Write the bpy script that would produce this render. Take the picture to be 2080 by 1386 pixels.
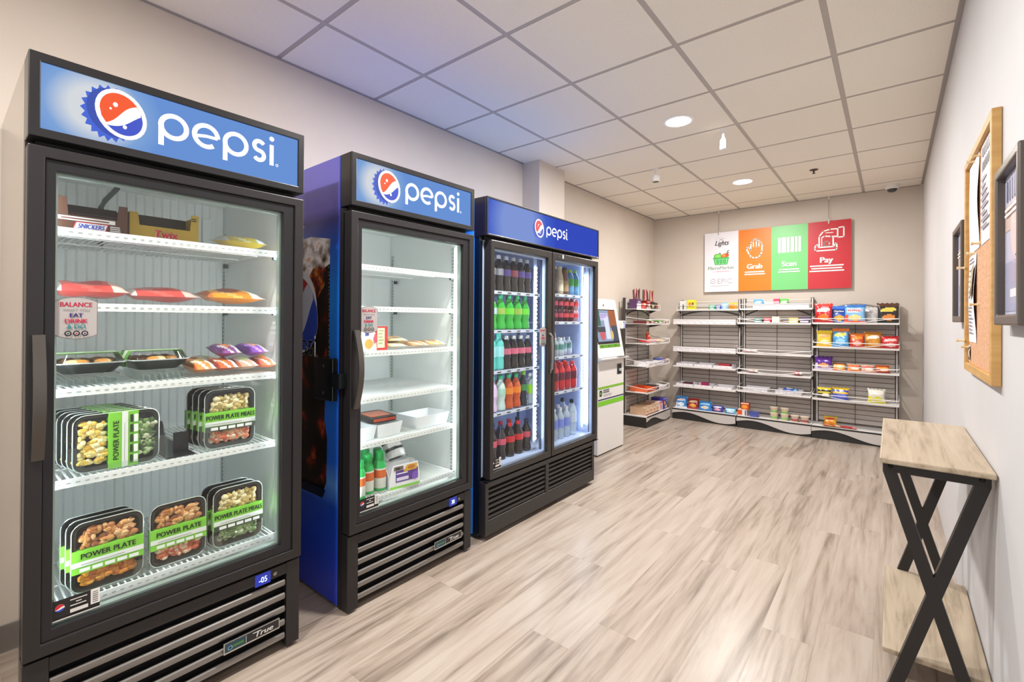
import bpy, math, random
from mathutils import Matrix, Vector
R = random.Random(11)
sc = bpy.context.scene
C = sc.collection
for o in list(bpy.data.objects):
    bpy.data.objects.remove(o)

# ------------------------------------------------------------------ camera, light, exposure
FPX, YAW, PITCH, ROLL, CX, CY = 954.28, 39.6095, 0.2301, 0.3654, 1021.65, 645.63
CAMZ = 1.2483
yw, pt, rl = (math.radians(a) for a in (YAW, PITCH, ROLL))
fwd = Vector((-math.sin(yw) * math.cos(pt), math.cos(yw) * math.cos(pt), math.sin(pt)))
r0 = Vector((math.cos(yw), math.sin(yw), 0))
u0 = r0.cross(fwd)
rt = r0 * math.cos(rl) + u0 * math.sin(rl)
up = -r0 * math.sin(rl) + u0 * math.cos(rl)
cam = bpy.data.cameras.new('camera')
cam.sensor_width = 36.0
cam.lens = FPX / 2080 * 36.0
cam.shift_x = (1040 - CX) / 2080
cam.shift_y = (CY - 693) / 2080
cam.clip_start = 0.05
camo = bpy.data.objects.new('camera', cam)
camo.matrix_world = Matrix(((rt.x, up.x, -fwd.x, 0), (rt.y, up.y, -fwd.y, 0), (rt.z, up.z, -fwd.z, CAMZ), (0, 0, 0, 1)))
C.objects.link(camo)
sc.camera = camo

LAMP_W = 45.0          # each recessed ceiling lamp
LED = 32.0             # cooler interior strips
SIGN = 0.74            # backlit cooler headers
world = bpy.data.worlds.new('world')
sc.world = world
world.use_nodes = True
world.node_tree.nodes['Background'].inputs[0].default_value = (0.9, 0.93, 1.0, 1)
world.node_tree.nodes['Background'].inputs[1].default_value = 0.3
vs = sc.view_settings
vs.view_transform = 'Standard'
vs.look = 'None'
vs.gamma = 1.0
vs.use_curve_mapping = False
vs.exposure = 0.0
sc.cycles.max_bounces = 10
sc.cycles.diffuse_bounces = 6
sc.cycles.transparent_max_bounces = 16
sc.cycles.sample_clamp_indirect = 6.0

# room (metres; floor at z = 0, camera above x = y = 0)
XL, XR, YB, YF, ZC = -2.5423, 0.2422, 6.3557, -1.3, 2.6415

# ------------------------------------------------------------------ materials
def lin(h):
    if not isinstance(h, str):
        return h
    h = h.lstrip('#')
    c = [int(h[i:i + 2], 16) / 255 for i in (0, 2, 4)]
    return tuple(x / 12.92 if x <= 0.04045 else ((x + 0.055) / 1.055) ** 2.4 for x in c)

_mats = {}
def mat(col, rough=0.5, metal=0.0, emit=0.0, coat=0.0, alpha=1.0, spec=0.5):
    key = (col, rough, metal, emit, coat, alpha, spec)
    if key in _mats:
        return _mats[key]
    m = bpy.data.materials.new('mat_' + str(col).lstrip('#'))
    m.use_nodes = True
    b = m.node_tree.nodes['Principled BSDF']
    c = lin(col)
    b.inputs['Base Color'].default_value = (*[x * (0.1 if emit else 1) for x in c], 1)
    b.inputs['Roughness'].default_value = rough
    b.inputs['Metallic'].default_value = metal
    b.inputs['Coat Weight'].default_value = coat
    b.inputs['Coat Roughness'].default_value = 0.08
    b.inputs['Specular IOR Level'].default_value = spec
    if emit:
        b.inputs['Emission Color'].default_value = (*c, 1)
        b.inputs['Emission Strength'].default_value = emit
    if alpha < 1:
        b.inputs['Alpha'].default_value = alpha
    _mats[key] = m
    return m

def nodemat(name):
    m = bpy.data.materials.new(name)
    m.use_nodes = True
    nt = m.node_tree
    return m, nt, nt.nodes['Principled BSDF']

def noise_mat(name, cols, scale=(1, 1, 1), nscale=6, rough=0.6, bump=0.0, bscale=80, detail=4, stops=None, metal=0, coord='Object', rnd=False):
    m, nt, b = nodemat(name)
    N = nt.nodes.new
    tc = N('ShaderNodeTexCoord'); mp = N('ShaderNodeMapping')
    mp.inputs['Scale'].default_value = scale
    nt.links.new(tc.outputs[coord], mp.inputs[0])
    if rnd:
        oi = N('ShaderNodeObjectInfo'); mm = N('ShaderNodeVectorMath'); mm.operation = 'SCALE'
        mm.inputs[0].default_value = (37, 91, 53)
        nt.links.new(oi.outputs['Random'], mm.inputs['Scale'])
        nt.links.new(mm.outputs[0], mp.inputs['Location'])
    nz = N('ShaderNodeTexNoise'); nz.inputs['Scale'].default_value = nscale; nz.inputs['Detail'].default_value = detail
    nt.links.new(mp.outputs[0], nz.inputs['Vector'])
    cr = N('ShaderNodeValToRGB')
    el = cr.color_ramp.elements
    n = len(cols)
    for i, c in enumerate(cols):
        p = stops[i] if stops else 0.3 + 0.4 * i / max(1, n - 1)
        e = el[i] if i < 2 else el.new(p)
        e.position = p
        e.color = (*lin(c), 1)
    nt.links.new(nz.outputs['Fac'], cr.inputs[0])
    nt.links.new(cr.outputs[0], b.inputs['Base Color'])
    b.inputs['Roughness'].default_value = rough
    b.inputs['Metallic'].default_value = metal
    if bump:
        n2 = N('ShaderNodeTexNoise'); n2.inputs['Scale'].default_value = bscale; n2.inputs['Detail'].default_value = 3
        nt.links.new(tc.outputs[coord], n2.inputs['Vector'])
        bp = N('ShaderNodeBump'); bp.inputs['Strength'].default_value = bump; bp.inputs['Distance'].default_value = 0.002
        nt.links.new(n2.outputs['Fac'], bp.inputs['Height'])
        nt.links.new(bp.outputs[0], b.inputs['Normal'])
    return m

def wood_mat(name, cols, stops, rough=0.32, rnd=True, along='Y', sc_=1.0):
    m, nt, b = nodemat(name)
    N = nt.nodes.new; L = nt.links.new
    tc = N('ShaderNodeTexCoord'); mp = N('ShaderNodeMapping')
    s = [9.0 * sc_, 9.0 * sc_, 9.0 * sc_]
    s['XYZ'.index(along)] = 0.55 * sc_
    mp.inputs['Scale'].default_value = s
    L(tc.outputs['Object'], mp.inputs[0])
    oi = N('ShaderNodeObjectInfo'); mm = N('ShaderNodeVectorMath'); mm.operation = 'SCALE'
    mm.inputs[0].default_value = (47, 83, 29)
    L(oi.outputs['Random'], mm.inputs['Scale'])
    if rnd:
        L(mm.outputs[0], mp.inputs['Location'])
    n1 = N('ShaderNodeTexNoise'); n1.inputs['Scale'].default_value = 1.1; n1.inputs['Detail'].default_value = 5; n1.inputs['Roughness'].default_value = 0.62; n1.inputs['Distortion'].default_value = 1.4
    L(mp.outputs[0], n1.inputs['Vector'])
    n2 = N('ShaderNodeTexNoise'); n2.inputs['Scale'].default_value = 7; n2.inputs['Detail'].default_value = 6
    L(mp.outputs[0], n2.inputs['Vector'])
    mx = N('ShaderNodeMath'); mx.operation = 'MULTIPLY_ADD'; mx.inputs[1].default_value = 0.3
    L(n2.outputs['Fac'], mx.inputs[0]); L(n1.outputs['Fac'], mx.inputs[2])
    ad = N('ShaderNodeMath'); ad.operation = 'MULTIPLY_ADD'; ad.inputs[1].default_value = 0.10 if rnd else 0.0
    L(oi.outputs['Random'], ad.inputs[0]); L(mx.outputs[0], ad.inputs[2])
    cr = N('ShaderNodeValToRGB'); el = cr.color_ramp.elements
    for i, c in enumerate(cols):
        e = el[i] if i < 2 else el.new(stops[i])
        e.position = stops[i]; e.color = (*lin(c), 1)
    L(ad.outputs[0], cr.inputs[0]); L(cr.outputs[0], b.inputs['Base Color'])
    b.inputs['Roughness'].default_value = rough
    return m

def glass_mat(name='clear_glass', tint=(0.97, 0.99, 0.985), base=0.02, edge=0.5, gl=1.0):
    """thin pane: straight-through light plus a mirror share that grows towards grazing views"""
    m = bpy.data.materials.new(name); m.use_nodes = True
    nt = m.node_tree; nt.nodes.clear(); N = nt.nodes.new; L = nt.links.new
    out = N('ShaderNodeOutputMaterial'); mx = N('ShaderNodeMixShader'); tr = N('ShaderNodeBsdfTransparent')
    gs = N('ShaderNodeBsdfGlossy'); lw = N('ShaderNodeLayerWeight'); pw_ = N('ShaderNodeMath'); ma = N('ShaderNodeMath')
    tr.inputs[0].default_value = (*tint, 1); gs.inputs['Roughness'].default_value = 0.02
    gs.inputs['Color'].default_value = (gl, gl, gl, 1)
    pw_.operation = 'POWER'; pw_.inputs[1].default_value = 5.0
    ma.operation = 'MULTIPLY_ADD'; ma.inputs[1].default_value = edge; ma.inputs[2].default_value = base
    lw.inputs['Blend'].default_value = 0.5
    L(lw.outputs['Facing'], pw_.inputs[0]); L(pw_.outputs[0], ma.inputs[0]); L(ma.outputs[0], mx.inputs[0])
    L(tr.outputs[0], mx.inputs[1]); L(gs.outputs[0], mx.inputs[2]); L(mx.outputs[0], out.inputs[0])
    return m

def emit_mat(name, col, s):
    m = bpy.data.materials.new(name); m.use_nodes = True
    nt = m.node_tree; nt.nodes.clear()
    out = nt.nodes.new('ShaderNodeOutputMaterial'); e = nt.nodes.new('ShaderNodeEmission')
    e.inputs[0].default_value = (*lin(col), 1); e.inputs[1].default_value = s
    nt.links.new(e.outputs[0], out.inputs[0])
    return m

def halo_sign_mat(name, base, edge, centre, c, r, s):
    """backlit printed sheet: blue print with a pale halo printed round the cap and a paler field"""
    m = bpy.data.materials.new(name); m.use_nodes = True
    nt = m.node_tree; nt.nodes.clear(); N = nt.nodes.new; L = nt.links.new
    out = N('ShaderNodeOutputMaterial'); e = N('ShaderNodeEmission'); tc = N('ShaderNodeTexCoord')
    mp = N('ShaderNodeMapping'); mp.vector_type = 'POINT'
    mp.inputs['Location'].default_value = (-c[0] / r, 0, -c[1] / r)
    mp.inputs['Scale'].default_value = (1 / r, 0, 1 / r)
    gr = N('ShaderNodeTexGradient'); gr.gradient_type = 'SPHERICAL'
    cr = N('ShaderNodeValToRGB'); el = cr.color_ramp.elements
    el[0].position = 0; el[0].color = (*lin(base), 1)
    el[1].position = 0.62; el[1].color = (*lin(centre), 1)
    e2 = el.new(0.3); e2.color = (*lin(edge), 1)
    L(tc.outputs['Object'], mp.inputs[0]); L(mp.outputs[0], gr.inputs[0]); L(gr.outputs[0], cr.inputs[0])
    L(cr.outputs[0], e.inputs[0]); e.inputs[1].default_value = s
    L(e.outputs[0], out.inputs[0])
    return m

WALL = noise_mat('wall_paint', ['#cbc0b4', '#cfc5ba'], nscale=3, rough=0.75, bump=0.12, bscale=220)
WALLR = noise_mat('wall_paint_right', ['#c6c5c6', '#cac9ca'], nscale=3, rough=0.7, bump=0.12, bscale=220)
TILE = noise_mat('acoustic_tile', ['#e6dfd2', '#efe8dc'], nscale=160, rough=0.9, bump=0.5, bscale=260, detail=2)
TEE = mat('#aea69f', 0.5)
PLANK = wood_mat('vinyl_plank', ['#5d5147', '#7b6e62', '#948679', '#a7998c', '#b4a89c'], [0.38, 0.49, 0.58, 0.68, 0.84], rough=0.30)
TABLEWOOD = wood_mat('table_wood', ['#6a5d4f', '#93846f', '#ac9c86', '#bbad98'], [0.38, 0.50, 0.62, 0.85], rough=0.5, rnd=False, sc_=1.3)
BLACK = mat('#1b1a1c', 0.32, 0.0, coat=0.2)
BLKMET = mat('#2b2a2a', 0.35, 0.55)
FRAMEMET = mat('#2d2b2c', 0.38, 0.35)
RUBBER = mat('#121113', 0.6)
STEEL = mat('#b9b2aa', 0.16, 1.0)
LINER = mat('#eef1ef', 0.45)
WIREW = mat('#eceeec', 0.4)
GLASS = glass_mat()
ACRYL = glass_mat('acrylic', (0.90, 0.93, 0.92), 0.06, 0.7)
FILM = glass_mat('film', (0.96, 0.96, 0.96), 0.05, 0.5)
PICGLASS = glass_mat('picture_glass', (0.98, 0.98, 0.98), 0.01, 0.10)
CHROME = mat('#c8c8c8', 0.18, 1.0)
WHITE = mat('#e9e8e6', 0.45)
LEDM = emit_mat('led', '#eaf6ff', LED)
# ------------------------------------------------------------------ mesh helpers
class MB:
    def __init__(s):
        s.v, s.f, s.m = [], [], []
    def add(s, vs, fs, mi=0):
        b = len(s.v)
        s.v += [tuple(p) for p in vs]
        for f in fs:
            s.f.append([b + i for i in f]); s.m.append(mi)
        return s
    def box(s, x0, y0, z0, x1, y1, z1, mi=0):
        x0, x1 = sorted((x0, x1)); y0, y1 = sorted((y0, y1)); z0, z1 = sorted((z0, z1))
        return s.add([(x0, y0, z0), (x1, y0, z0), (x1, y1, z0), (x0, y1, z0), (x0, y0, z1), (x1, y0, z1), (x1, y1, z1), (x0, y1, z1)],
                     [(0, 3, 2, 1), (4, 5, 6, 7), (0, 1, 5, 4), (1, 2, 6, 5), (2, 3, 7, 6), (3, 0, 4, 7)], mi)
    def frame(s, x0, z0, x1, z1, wl, wr, wb, wt, y0, y1, mi=0):
        """a rectangular ring in the xz plane"""
        a = [(x0, z0), (x1, z0), (x1, z1), (x0, z1)]
        b = [(x0 + wl, z0 + wb), (x1 - wr, z0 + wb), (x1 - wr, z1 - wt), (x0 + wl, z1 - wt)]
        vs = [(p[0], y, p[1]) for y in (y0, y1) for p in a + b]
        fs = []
        for i in range(4):
            j = (i + 1) % 4
            fs += [(i, j, 4 + j, 4 + i), (8 + j, 8 + i, 12 + i, 12 + j), (j, i, 8 + i, 8 + j), (4 + i, 4 + j, 12 + j, 12 + i)]
        return s.add(vs, fs, mi)
    def tube(s, pts, r, n=6, mi=0, caps=True):
        pts = [Vector(p) for p in pts]
        vs, k = [], len(pts)
        for i, p in enumerate(pts):
            d = (pts[min(i + 1, k - 1)] - pts[max(i - 1, 0)]).normalized()
            a = Vector((0, 0, 1)) if abs(d.z) < 0.9 else Vector((1, 0, 0))
            u = d.cross(a).normalized(); w = d.cross(u)
            for j in range(n):
                t = 2 * math.pi * (j + 0.5) / n
                vs.append(p + u * (r * math.cos(t)) + w * (r * math.sin(t)))
        fs = []
        for i in range(k - 1):
            for j in range(n):
                q = (j + 1) % n
                fs.append((i * n + j, i * n + q, (i + 1) * n + q, (i + 1) * n + j))
        if caps:
            fs += [tuple(range(n)), tuple(reversed(range((k - 1) * n, k * n)))]
        return s.add(vs, fs, mi)
    def lathe(s, prof, n=14, c=(0, 0, 0), mi=0, caps=True, sy=1.0):
        vs = []
        for r, z in prof:
            for j in range(n):
                t = 2 * math.pi * j / n
                vs.append((c[0] + r * math.cos(t), c[1] + r * sy * math.sin(t), c[2] + z))
        fs = []
        for i in range(len(prof) - 1):
            for j in range(n):
                q = (j + 1) % n
                fs.append((i * n + j, i * n + q, (i + 1) * n + q, (i + 1) * n + j))
        if caps:
            fs += [tuple(reversed(range(n))), tuple(range((len(prof) - 1) * n, len(prof) * n))]
        return s.add(vs, fs, mi)
    def prism(s, poly, a, b, axis='y', mi=0):
        """2D polygon swept along an axis: y -> (x,z) outline, x -> (y,z), z -> (x,y)"""
        n = len(poly)
        def P(p, d):
            return {'y': (p[0], d, p[1]), 'x': (d, p[0], p[1]), 'z': (p[0], p[1], d)}[axis]
        vs = [P(p, a) for p in poly] + [P(p, b) for p in poly]
        fs = [tuple(range(n)), tuple(reversed(range(n, 2 * n)))]
        fs += [((i + 1) % n, i, n + i, n + (i + 1) % n) for i in range(n)]
        return s.add(vs, fs, mi)
    def blob(s, c, r, n=7, k=5, mi=0):
        prof = []
        vs = []
        for i in range(k):
            ph = math.pi * (i + 0.5) / k
            for j in range(n):
                t = 2 * math.pi * j / n
                vs.append((c[0] + r[0] * math.sin(ph) * math.cos(t), c[1] + r[1] * math.sin(ph) * math.sin(t), c[2] + r[2] * math.cos(ph)))
        fs = [(i * n + j, i * n + (j + 1) % n, (i + 1) * n + (j + 1) % n, (i + 1) * n + j) for i in range(k - 1) for j in range(n)]
        fs += [tuple(range(n)), tuple(range((k - 1) * n, k * n))]
        return s.add(vs, fs, mi)
    def mesh(s, name, mats, smooth=False, ang=40):
        me = bpy.data.meshes.new(name)
        me.from_pydata(s.v, [], s.f)
        for m in (mats if isinstance(mats, (list, tuple)) else [mats]):
            me.materials.append(m)
        if max(s.m, default=0):
            me.polygons.foreach_set('material_index', s.m)
        if smooth:
            me.polygons.foreach_set('use_smooth', [True] * len(me.polygons))
            me.set_sharp_from_angle(angle=math.radians(ang))
        me.validate(); me.update()
        return me
    def build(s, name, mats, parent=None, smooth=False, bevel=0, ang=40):
        o = bpy.data.objects.new(name, s.mesh(name, mats, smooth, ang))
        C.objects.link(o)
        if parent is not None:
            o.parent = parent
        if bevel:
            b = o.modifiers.new('Bevel', 'BEVEL'); b.width = bevel; b.segments = 2; b.limit_method = 'ANGLE'
        return o

def tag(o, label=None, cat=None, group=None, kind=None):
    if label: o['label'] = label
    if cat: o['category'] = cat
    if group: o['group'] = group
    if kind: o['kind'] = kind
    return o

def thing(name, label, cat, loc=(0, 0, 0), rot=0, group=None, kind=None):
    o = bpy.data.objects.new(name, None)
    o.empty_display_size = 0.05
    C.objects.link(o)
    o.location = loc; o.rotation_euler = (0, 0, math.radians(rot))
    return tag(o, label, cat, group, kind)

def put(o, loc, rot=0, label=None, cat=None, group=None):
    o.location = loc; o.rotation_euler = (0, 0, math.radians(rot))
    return tag(o, label, cat, group)

_kids = {}
def dup(root):
    r = root.copy(); C.objects.link(r)
    for ch in list(root.children):
        c = ch.copy(); C.objects.link(c); c.parent = r
        for g in list(ch.children):
            d = g.copy(); C.objects.link(d); d.parent = c
    return r

# flat print: 2D shapes in the local xz plane, each layer a hair in front of the last
_text = {}
def text_mesh(t):
    if t not in _text:
        cu = bpy.data.curves.new('text', 'FONT'); cu.body = t; cu.resolution_u = 3
        ob = bpy.data.objects.new('text', cu)
        me = bpy.data.meshes.new_from_object(ob)
        vs = [(v.co.x, v.co.y) for v in me.vertices]; fs = [tuple(p.vertices) for p in me.polygons]
        bpy.data.objects.remove(ob); bpy.data.curves.remove(cu); bpy.data.meshes.remove(me)
        x0 = min(v[0] for v in vs); x1 = max(v[0] for v in vs)
        _text[t] = ([(x - x0, y) for x, y in vs], fs, x1 - x0)
    return _text[t]

class Art:
    STEP = 0.00035
    def __init__(s):
        s.L = []
    def add(s, vs, fs, col):
        s.L.append((vs, fs, col)); return s
    def poly(s, pts, col):
        return s.add(list(pts), [tuple(range(len(pts)))], col)
    def rect(s, x0, z0, x1, z1, col):
        return s.poly([(x0, z0), (x1, z0), (x1, z1), (x0, z1)], col)
    def rrect(s, x0, z0, x1, z1, r, col, n=5):
        pts = []
        for cx, cz, a in ((x1 - r, z0 + r, -90), (x1 - r, z1 - r, 0), (x0 + r, z1 - r, 90), (x0 + r, z0 + r, 180)):
            for i in range(n):
                t = math.radians(a + 90 * i / (n - 1)); pts.append((cx + r * math.cos(t), cz + r * math.sin(t)))
        return s.poly(pts, col)
    def ell(s, cx, cz, rx, rz, col, rot=0, n=28):
        c, k = math.cos(math.radians(rot)), math.sin(math.radians(rot))
        pts = []
        for i in range(n):
            t = 2 * math.pi * i / n
            a, b = rx * math.cos(t), rz * math.sin(t)
            pts.append((cx + a * c - b * k, cz + a * k + b * c))
        return s.poly(pts, col)
    def stroke(s, pts, w, col, closed=False, cap=True):
        vs, fs = [], []
        P = list(pts) + ([pts[0]] if closed else [])
        for i in range(len(P) - 1):
            (ax, az), (bx, bz) = P[i], P[i + 1]
            l = math.hypot(bx - ax, bz - az) or 1
            nx, nz = -(bz - az) / l * w / 2, (bx - ax) / l * w / 2
            b = len(vs); vs += [(ax - nx, az - nz), (bx - nx, bz - nz), (bx + nx, bz + nz), (ax + nx, az + nz)]
            fs.append((b, b + 1, b + 2, b + 3))
        J = P if cap else P[1:-1]
        for (ax, az) in J:
            b = len(vs)
            vs += [(ax + w / 2 * math.cos(t * math.pi / 4), az + w / 2 * math.sin(t * math.pi / 4)) for t in range(8)]
            fs.append(tuple(range(b, b + 8)))
        return s.add(vs, fs, col)
    def arc(s, cx, cz, r, a0, a1, w, col, n=20, cap=False, rz=None):
        rz = rz or r
        return s.stroke([(cx + r * math.cos(math.radians(a0 + (a1 - a0) * i / n)), cz + rz * math.sin(math.radians(a0 + (a1 - a0) * i / n))) for i in range(n + 1)], w, col, cap=cap)
    def text(s, t, x, z, h, col, align='c', shear=0.0, sx=1.0, bold=0.0, vert=False):
        vs, fs, w = text_mesh(t)
        k = h / 0.70
        off = {'l': 0, 'c': -w / 2, 'r': -w}[align]
        for dx in ([0] if not bold else [-bold, 0, bold]):
            q = []
            for a, b in vs:
                u, v = (a + off) * k * sx + b * k * shear + dx, b * k
                q.append((x - v, z + u) if vert else (x + u, z + v))
            s.add(q, fs, col)
        return s
    def lines(s, x0, x1, z, n, dz, h, col, rnd=0.3, al='l'):
        """rows of print too small to read"""
        for i in range(n):
            w = (x1 - x0) * (1 - R.random() * rnd)
            a = x0 if al == 'l' else (x0 + x1 - w) / 2
            s.rect(a, z - i * dz, a + w, z - i * dz + h, col)
        return s
    def xform(s, f):
        s.L = [([f(*p) for p in vs], fs, c) for vs, fs, c in s.L]; return s
    def build(s, name, parent=None, y=0.0, emit=0.0, rough=0.45, base=None, metal=0.0):
        cols, v, f, m = [], [], [], []
        prev, lay = None, 0
        for vs, fs, col in s.L:
            lay += 1
            if col not in cols: cols.append(col)
            mi = cols.index(col); b = len(v)
            yy = y - s.STEP * (1 + lay * (1 if len(s.L) < 12 else 12 / len(s.L)))
            v += [(p[0], yy, p[1]) for p in vs]
            for q in fs:
                f.append([b + i for i in q]); m.append(mi)
        me = bpy.data.meshes.new(name); me.from_pydata(v, [], f)
        for c in cols:
            me.materials.append(c if not isinstance(c, str) else mat(c, rough, metal, emit))
        me.polygons.foreach_set('material_index', m); me.update()
        o = bpy.data.objects.new(name, me); C.objects.link(o)
        if parent is not None: o.parent = parent
        if base is not None: o.matrix_local = base
        return o

def soda_word(a, x, z, h, col):
    """rounded lower-case wordmark built from arcs; h is the x-height, returns its width"""
    w = 0.175 * h; r = 0.41 * h
    def p(x):
        a.arc(x + 0.5 * h, z + 0.5 * h, r, 0, 360, w, col, 26); a.stroke([(x + 0.1 * h, z - 0.26 * h), (x + 0.1 * h, z + 0.5 * h)], w, col, cap=False)
    p(x); x += 1.08 * h
    a.arc(x + 0.5 * h, z + 0.5 * h, r, 0, 360 - 52, w, col, 24); a.stroke([(x + 0.12 * h, z + 0.43 * h), (x + 0.5 * h, z + 0.5 * h), (x + 0.9 * h, z + 0.5 * h)], w * 0.7, col, cap=False)
    x += 1.08 * h
    p(x); x += 1.12 * h
    a.arc(x + 0.3 * h, z + 0.70 * h, 0.2 * h, 30, 270, w, col, 12); a.arc(x + 0.3 * h, z + 0.30 * h, 0.2 * h, 90, -150, w, col, 12)
    x += 0.72 * h
    a.stroke([(x + 0.1 * h, z), (x + 0.1 * h, z + 0.88 * h)], w, col, cap=False); a.ell(x + 0.1 * h, z + 1.14 * h, w * 0.6, w * 0.6, col, n=12)
    a.arc(x + 0.33 * h, z + 0.05 * h, 0.05 * h, 0, 360, 0.025 * h, col, 10)

def globe(a, cx, cz, rx, rz, red='#e04a10', white='#f4f2f2', blue='#2a45b8', rot=0, n=24):
    """three-band round emblem: red over white over blue, wavy bands"""
    c, k = math.cos(math.radians(rot)), math.sin(math.radians(rot))
    def T(u, v):
        u, v = u * rx, v * rz
        return (cx + u * c - v * k, cz + u * k + v * c)
    def f1(u): return 0.02 + 0.22 * u + 0.14 * math.sin(2.4 * u + 0.2)
    def f2(u): return -0.34 + 0.06 * u + 0.14 * math.sin(2.2 * u - 0.9)
    us = [-1 + 2 * i / n for i in range(n + 1)]
    a.ell(cx, cz, rx, rz, white, rot)
    top, bot = [], []
    for lo, hi, col in ((lambda u, e: max(min(f1(u), e), -e), lambda u, e: e, red), (lambda u, e: -e, lambda u, e: min(max(f2(u), -e), e), blue)):
        P1 = []; P2 = []
        for u in us:
            e = math.sqrt(max(0, 1 - u * u)) * 0.985
            P1.append(T(u * 0.985, lo(u, e))); P2.append(T(u * 0.985, hi(u, e)))
        vs = P1 + P2; m = len(us)
        a.add(vs, [(i, i + 1, m + i + 1, m + i) for i in range(m - 1)], col)

def crown_cap(a, cx, cz, r, red='#e04a10'):
    """bottle cap seen from the side: scalloped blue skirt behind a white-rimmed face"""
    pts = []
    n = 21
    for i in range(n * 2):
        t = 2 * math.pi * i / (n * 2)
        rr = r * (1.04 if i % 2 else 0.88)
        pts.append((cx - 0.16 * r + rr * 0.86 * math.cos(t), cz - 0.06 * r + rr * 1.06 * math.sin(t)))
    a.poly(pts, '#2c55c4')
    a.ell(cx - 0.05 * r, cz - 0.02 * r, 0.80 * r, 0.95 * r, '#1f3f9e', 20)
    a.ell(cx + 0.20 * r, cz + 0.02 * r, 0.80 * r, 0.97 * r, '#f6f6f8', 20)
    globe(a, cx + 0.20 * r, cz + 0.02 * r, 0.67 * r, 0.83 * r, red=red, rot=20)
    for u, v, q in ((-0.1, 0.35, 0.08), (0.25, -0.1, 0.06), (0.2, -0.45, 0.07), (-0.25, 0.15, 0.04)):
        a.ell(cx + u * r + 0.1 * r, cz + v * r, q * r, q * r * 1.2, '#fdfdfd', n=8)
# ------------------------------------------------------------------ room shell
def struct(name, o):
    o.name = name
    return tag(o, kind='structure')
T = 0.1
fl = struct('floor', MB().box(XL - T, YF - T, -T, XR + T, YB + T, -0.004).build('floor', mat('#7d6f61', 0.7)))
pw, pl = 0.178, 1.22
cache = {}
def plank(x0, x1, y0, y1):
    w, l = round(x1 - x0, 4), round(y1 - y0, 4)
    if (w, l) not in cache:
        cache[(w, l)] = MB().box(0, 0, 0, w - 0.0003, l - 0.0003, 0.004).mesh('plank', PLANK)
    o = bpy.data.objects.new('plank', cache[(w, l)]); C.objects.link(o)
    o.parent = fl; o.location = (x0, y0, -0.004)
ncol = int(math.ceil((XR - XL) / pw))
for i in range(ncol):
    x0 = XL + i * pw; x1 = min(XR, x0 + pw)
    y = YF - R.choice([0.0, 0.2, 0.41, 0.61, 0.82, 1.02])
    while y < YB:
        a, b = max(y, YF), min(y + pl, YB)
        if b - a > 0.02: plank(x0, x1, a, b)
        y += pl
struct('wall_left', MB().box(XL - T, YF - T, 0, XL, YB + T, ZC + 0.12).build('w', WALL))
struct('wall_back', MB().box(XL, YB, 0, XR, YB + T, ZC + 0.12).build('w', WALL))
struct('wall_right', MB().box(XR, YF - T, 0, XR + T, YB + T, ZC + 0.12).build('w', WALLR))
struct('wall_front', MB().box(XL, YF - T, 0, XR, YF, ZC + 0.12).build('w', WALLR))
struct('wall_column', MB().box(XL + 0.0005, 3.335, 0, -2.36, 3.742, ZC + 0.0005).build('w', WALL))
BASE = mat('#6f6a66', 0.55)
struct('baseboard_left', MB().box(XL, YF, 0, XL + 0.008, 3.334, 0.1).build('b', BASE))
struct('baseboard_front', MB().box(XL + 0.009, YF, 0, XR - 0.009, YF + 0.008, 0.1).build('b', BASE))

# suspended ceiling: board above, tiles one by one, tee grid, wall angle
cl = struct('ceiling', MB().box(XL - T, YF - T, ZC + 0.1, XR + T, YB + T, ZC + 0.14).build('c', mat('#d0ccc8', 0.9)))
gx = [-2.0653 + 0.61 * i for i in range(4)]
gy = [1.1604 + 0.61 * j for j in range(-4, 9) if 1.1604 + 0.61 * j > YF + 0.05]
xs = [XL] + gx + [XR]; ys = [YF] + gy + [YB]
tc_ = {}
for i in range(len(xs) - 1):
    for j in range(len(ys) - 1):
        a = xs[i] + (0.013 if i else 0.002); b = xs[i + 1] - (0.013 if i < len(xs) - 2 else 0.002)
        c = ys[j] + (0.013 if j else 0.002); d = ys[j + 1] - (0.013 if j < len(ys) - 2 else 0.002)
        k = (round(b - a, 3), round(d - c, 3))
        if k not in tc_:
            tc_[k] = MB().box(0, 0, 0, k[0], k[1], 0.016).mesh('ceiling_tile', TILE)
        o = bpy.data.objects.new('ceiling_tile', tc_[k]); C.objects.link(o); o.parent = cl; o.location = (a, c, ZC)
for x in gx:
    MB().box(x - 0.0125, YF + 0.001, ZC + 0.001, x + 0.0125, YB - 0.001, ZC + 0.03).build('ceiling_tee', TEE, cl)
for y in gy:
    for i in range(len(xs) - 1):
        MB().box(xs[i] + (0.0126 if i else 0.001), y - 0.0125, ZC + 0.0018, xs[i + 1] - (0.0126 if i < len(xs) - 2 else 0.001), y + 0.0125, ZC + 0.03).build('ceiling_tee', TEE, cl)
ANG = mat('#9d9794', 0.6)
tr = [MB().box(XR - 0.02, YF + 0.03, ZC - 0.004, XR - 0.0005, YB - 0.03, ZC - 0.0005), MB().box(XL + 0.0005, YF + 0.03, ZC - 0.004, XL + 0.018, 3.33, ZC - 0.0005),
      MB().box(XL + 0.02, YB - 0.018, ZC - 0.004, XR - 0.022, YB - 0.0005, ZC - 0.0005), MB().box(XL + 0.0005, 3.745, ZC - 0.004, XL + 0.018, YB - 0.03, ZC - 0.0005)]
for i, t in enumerate(tr):
    struct('trim_%d' % (i + 1), t.build('t', ANG))

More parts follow.
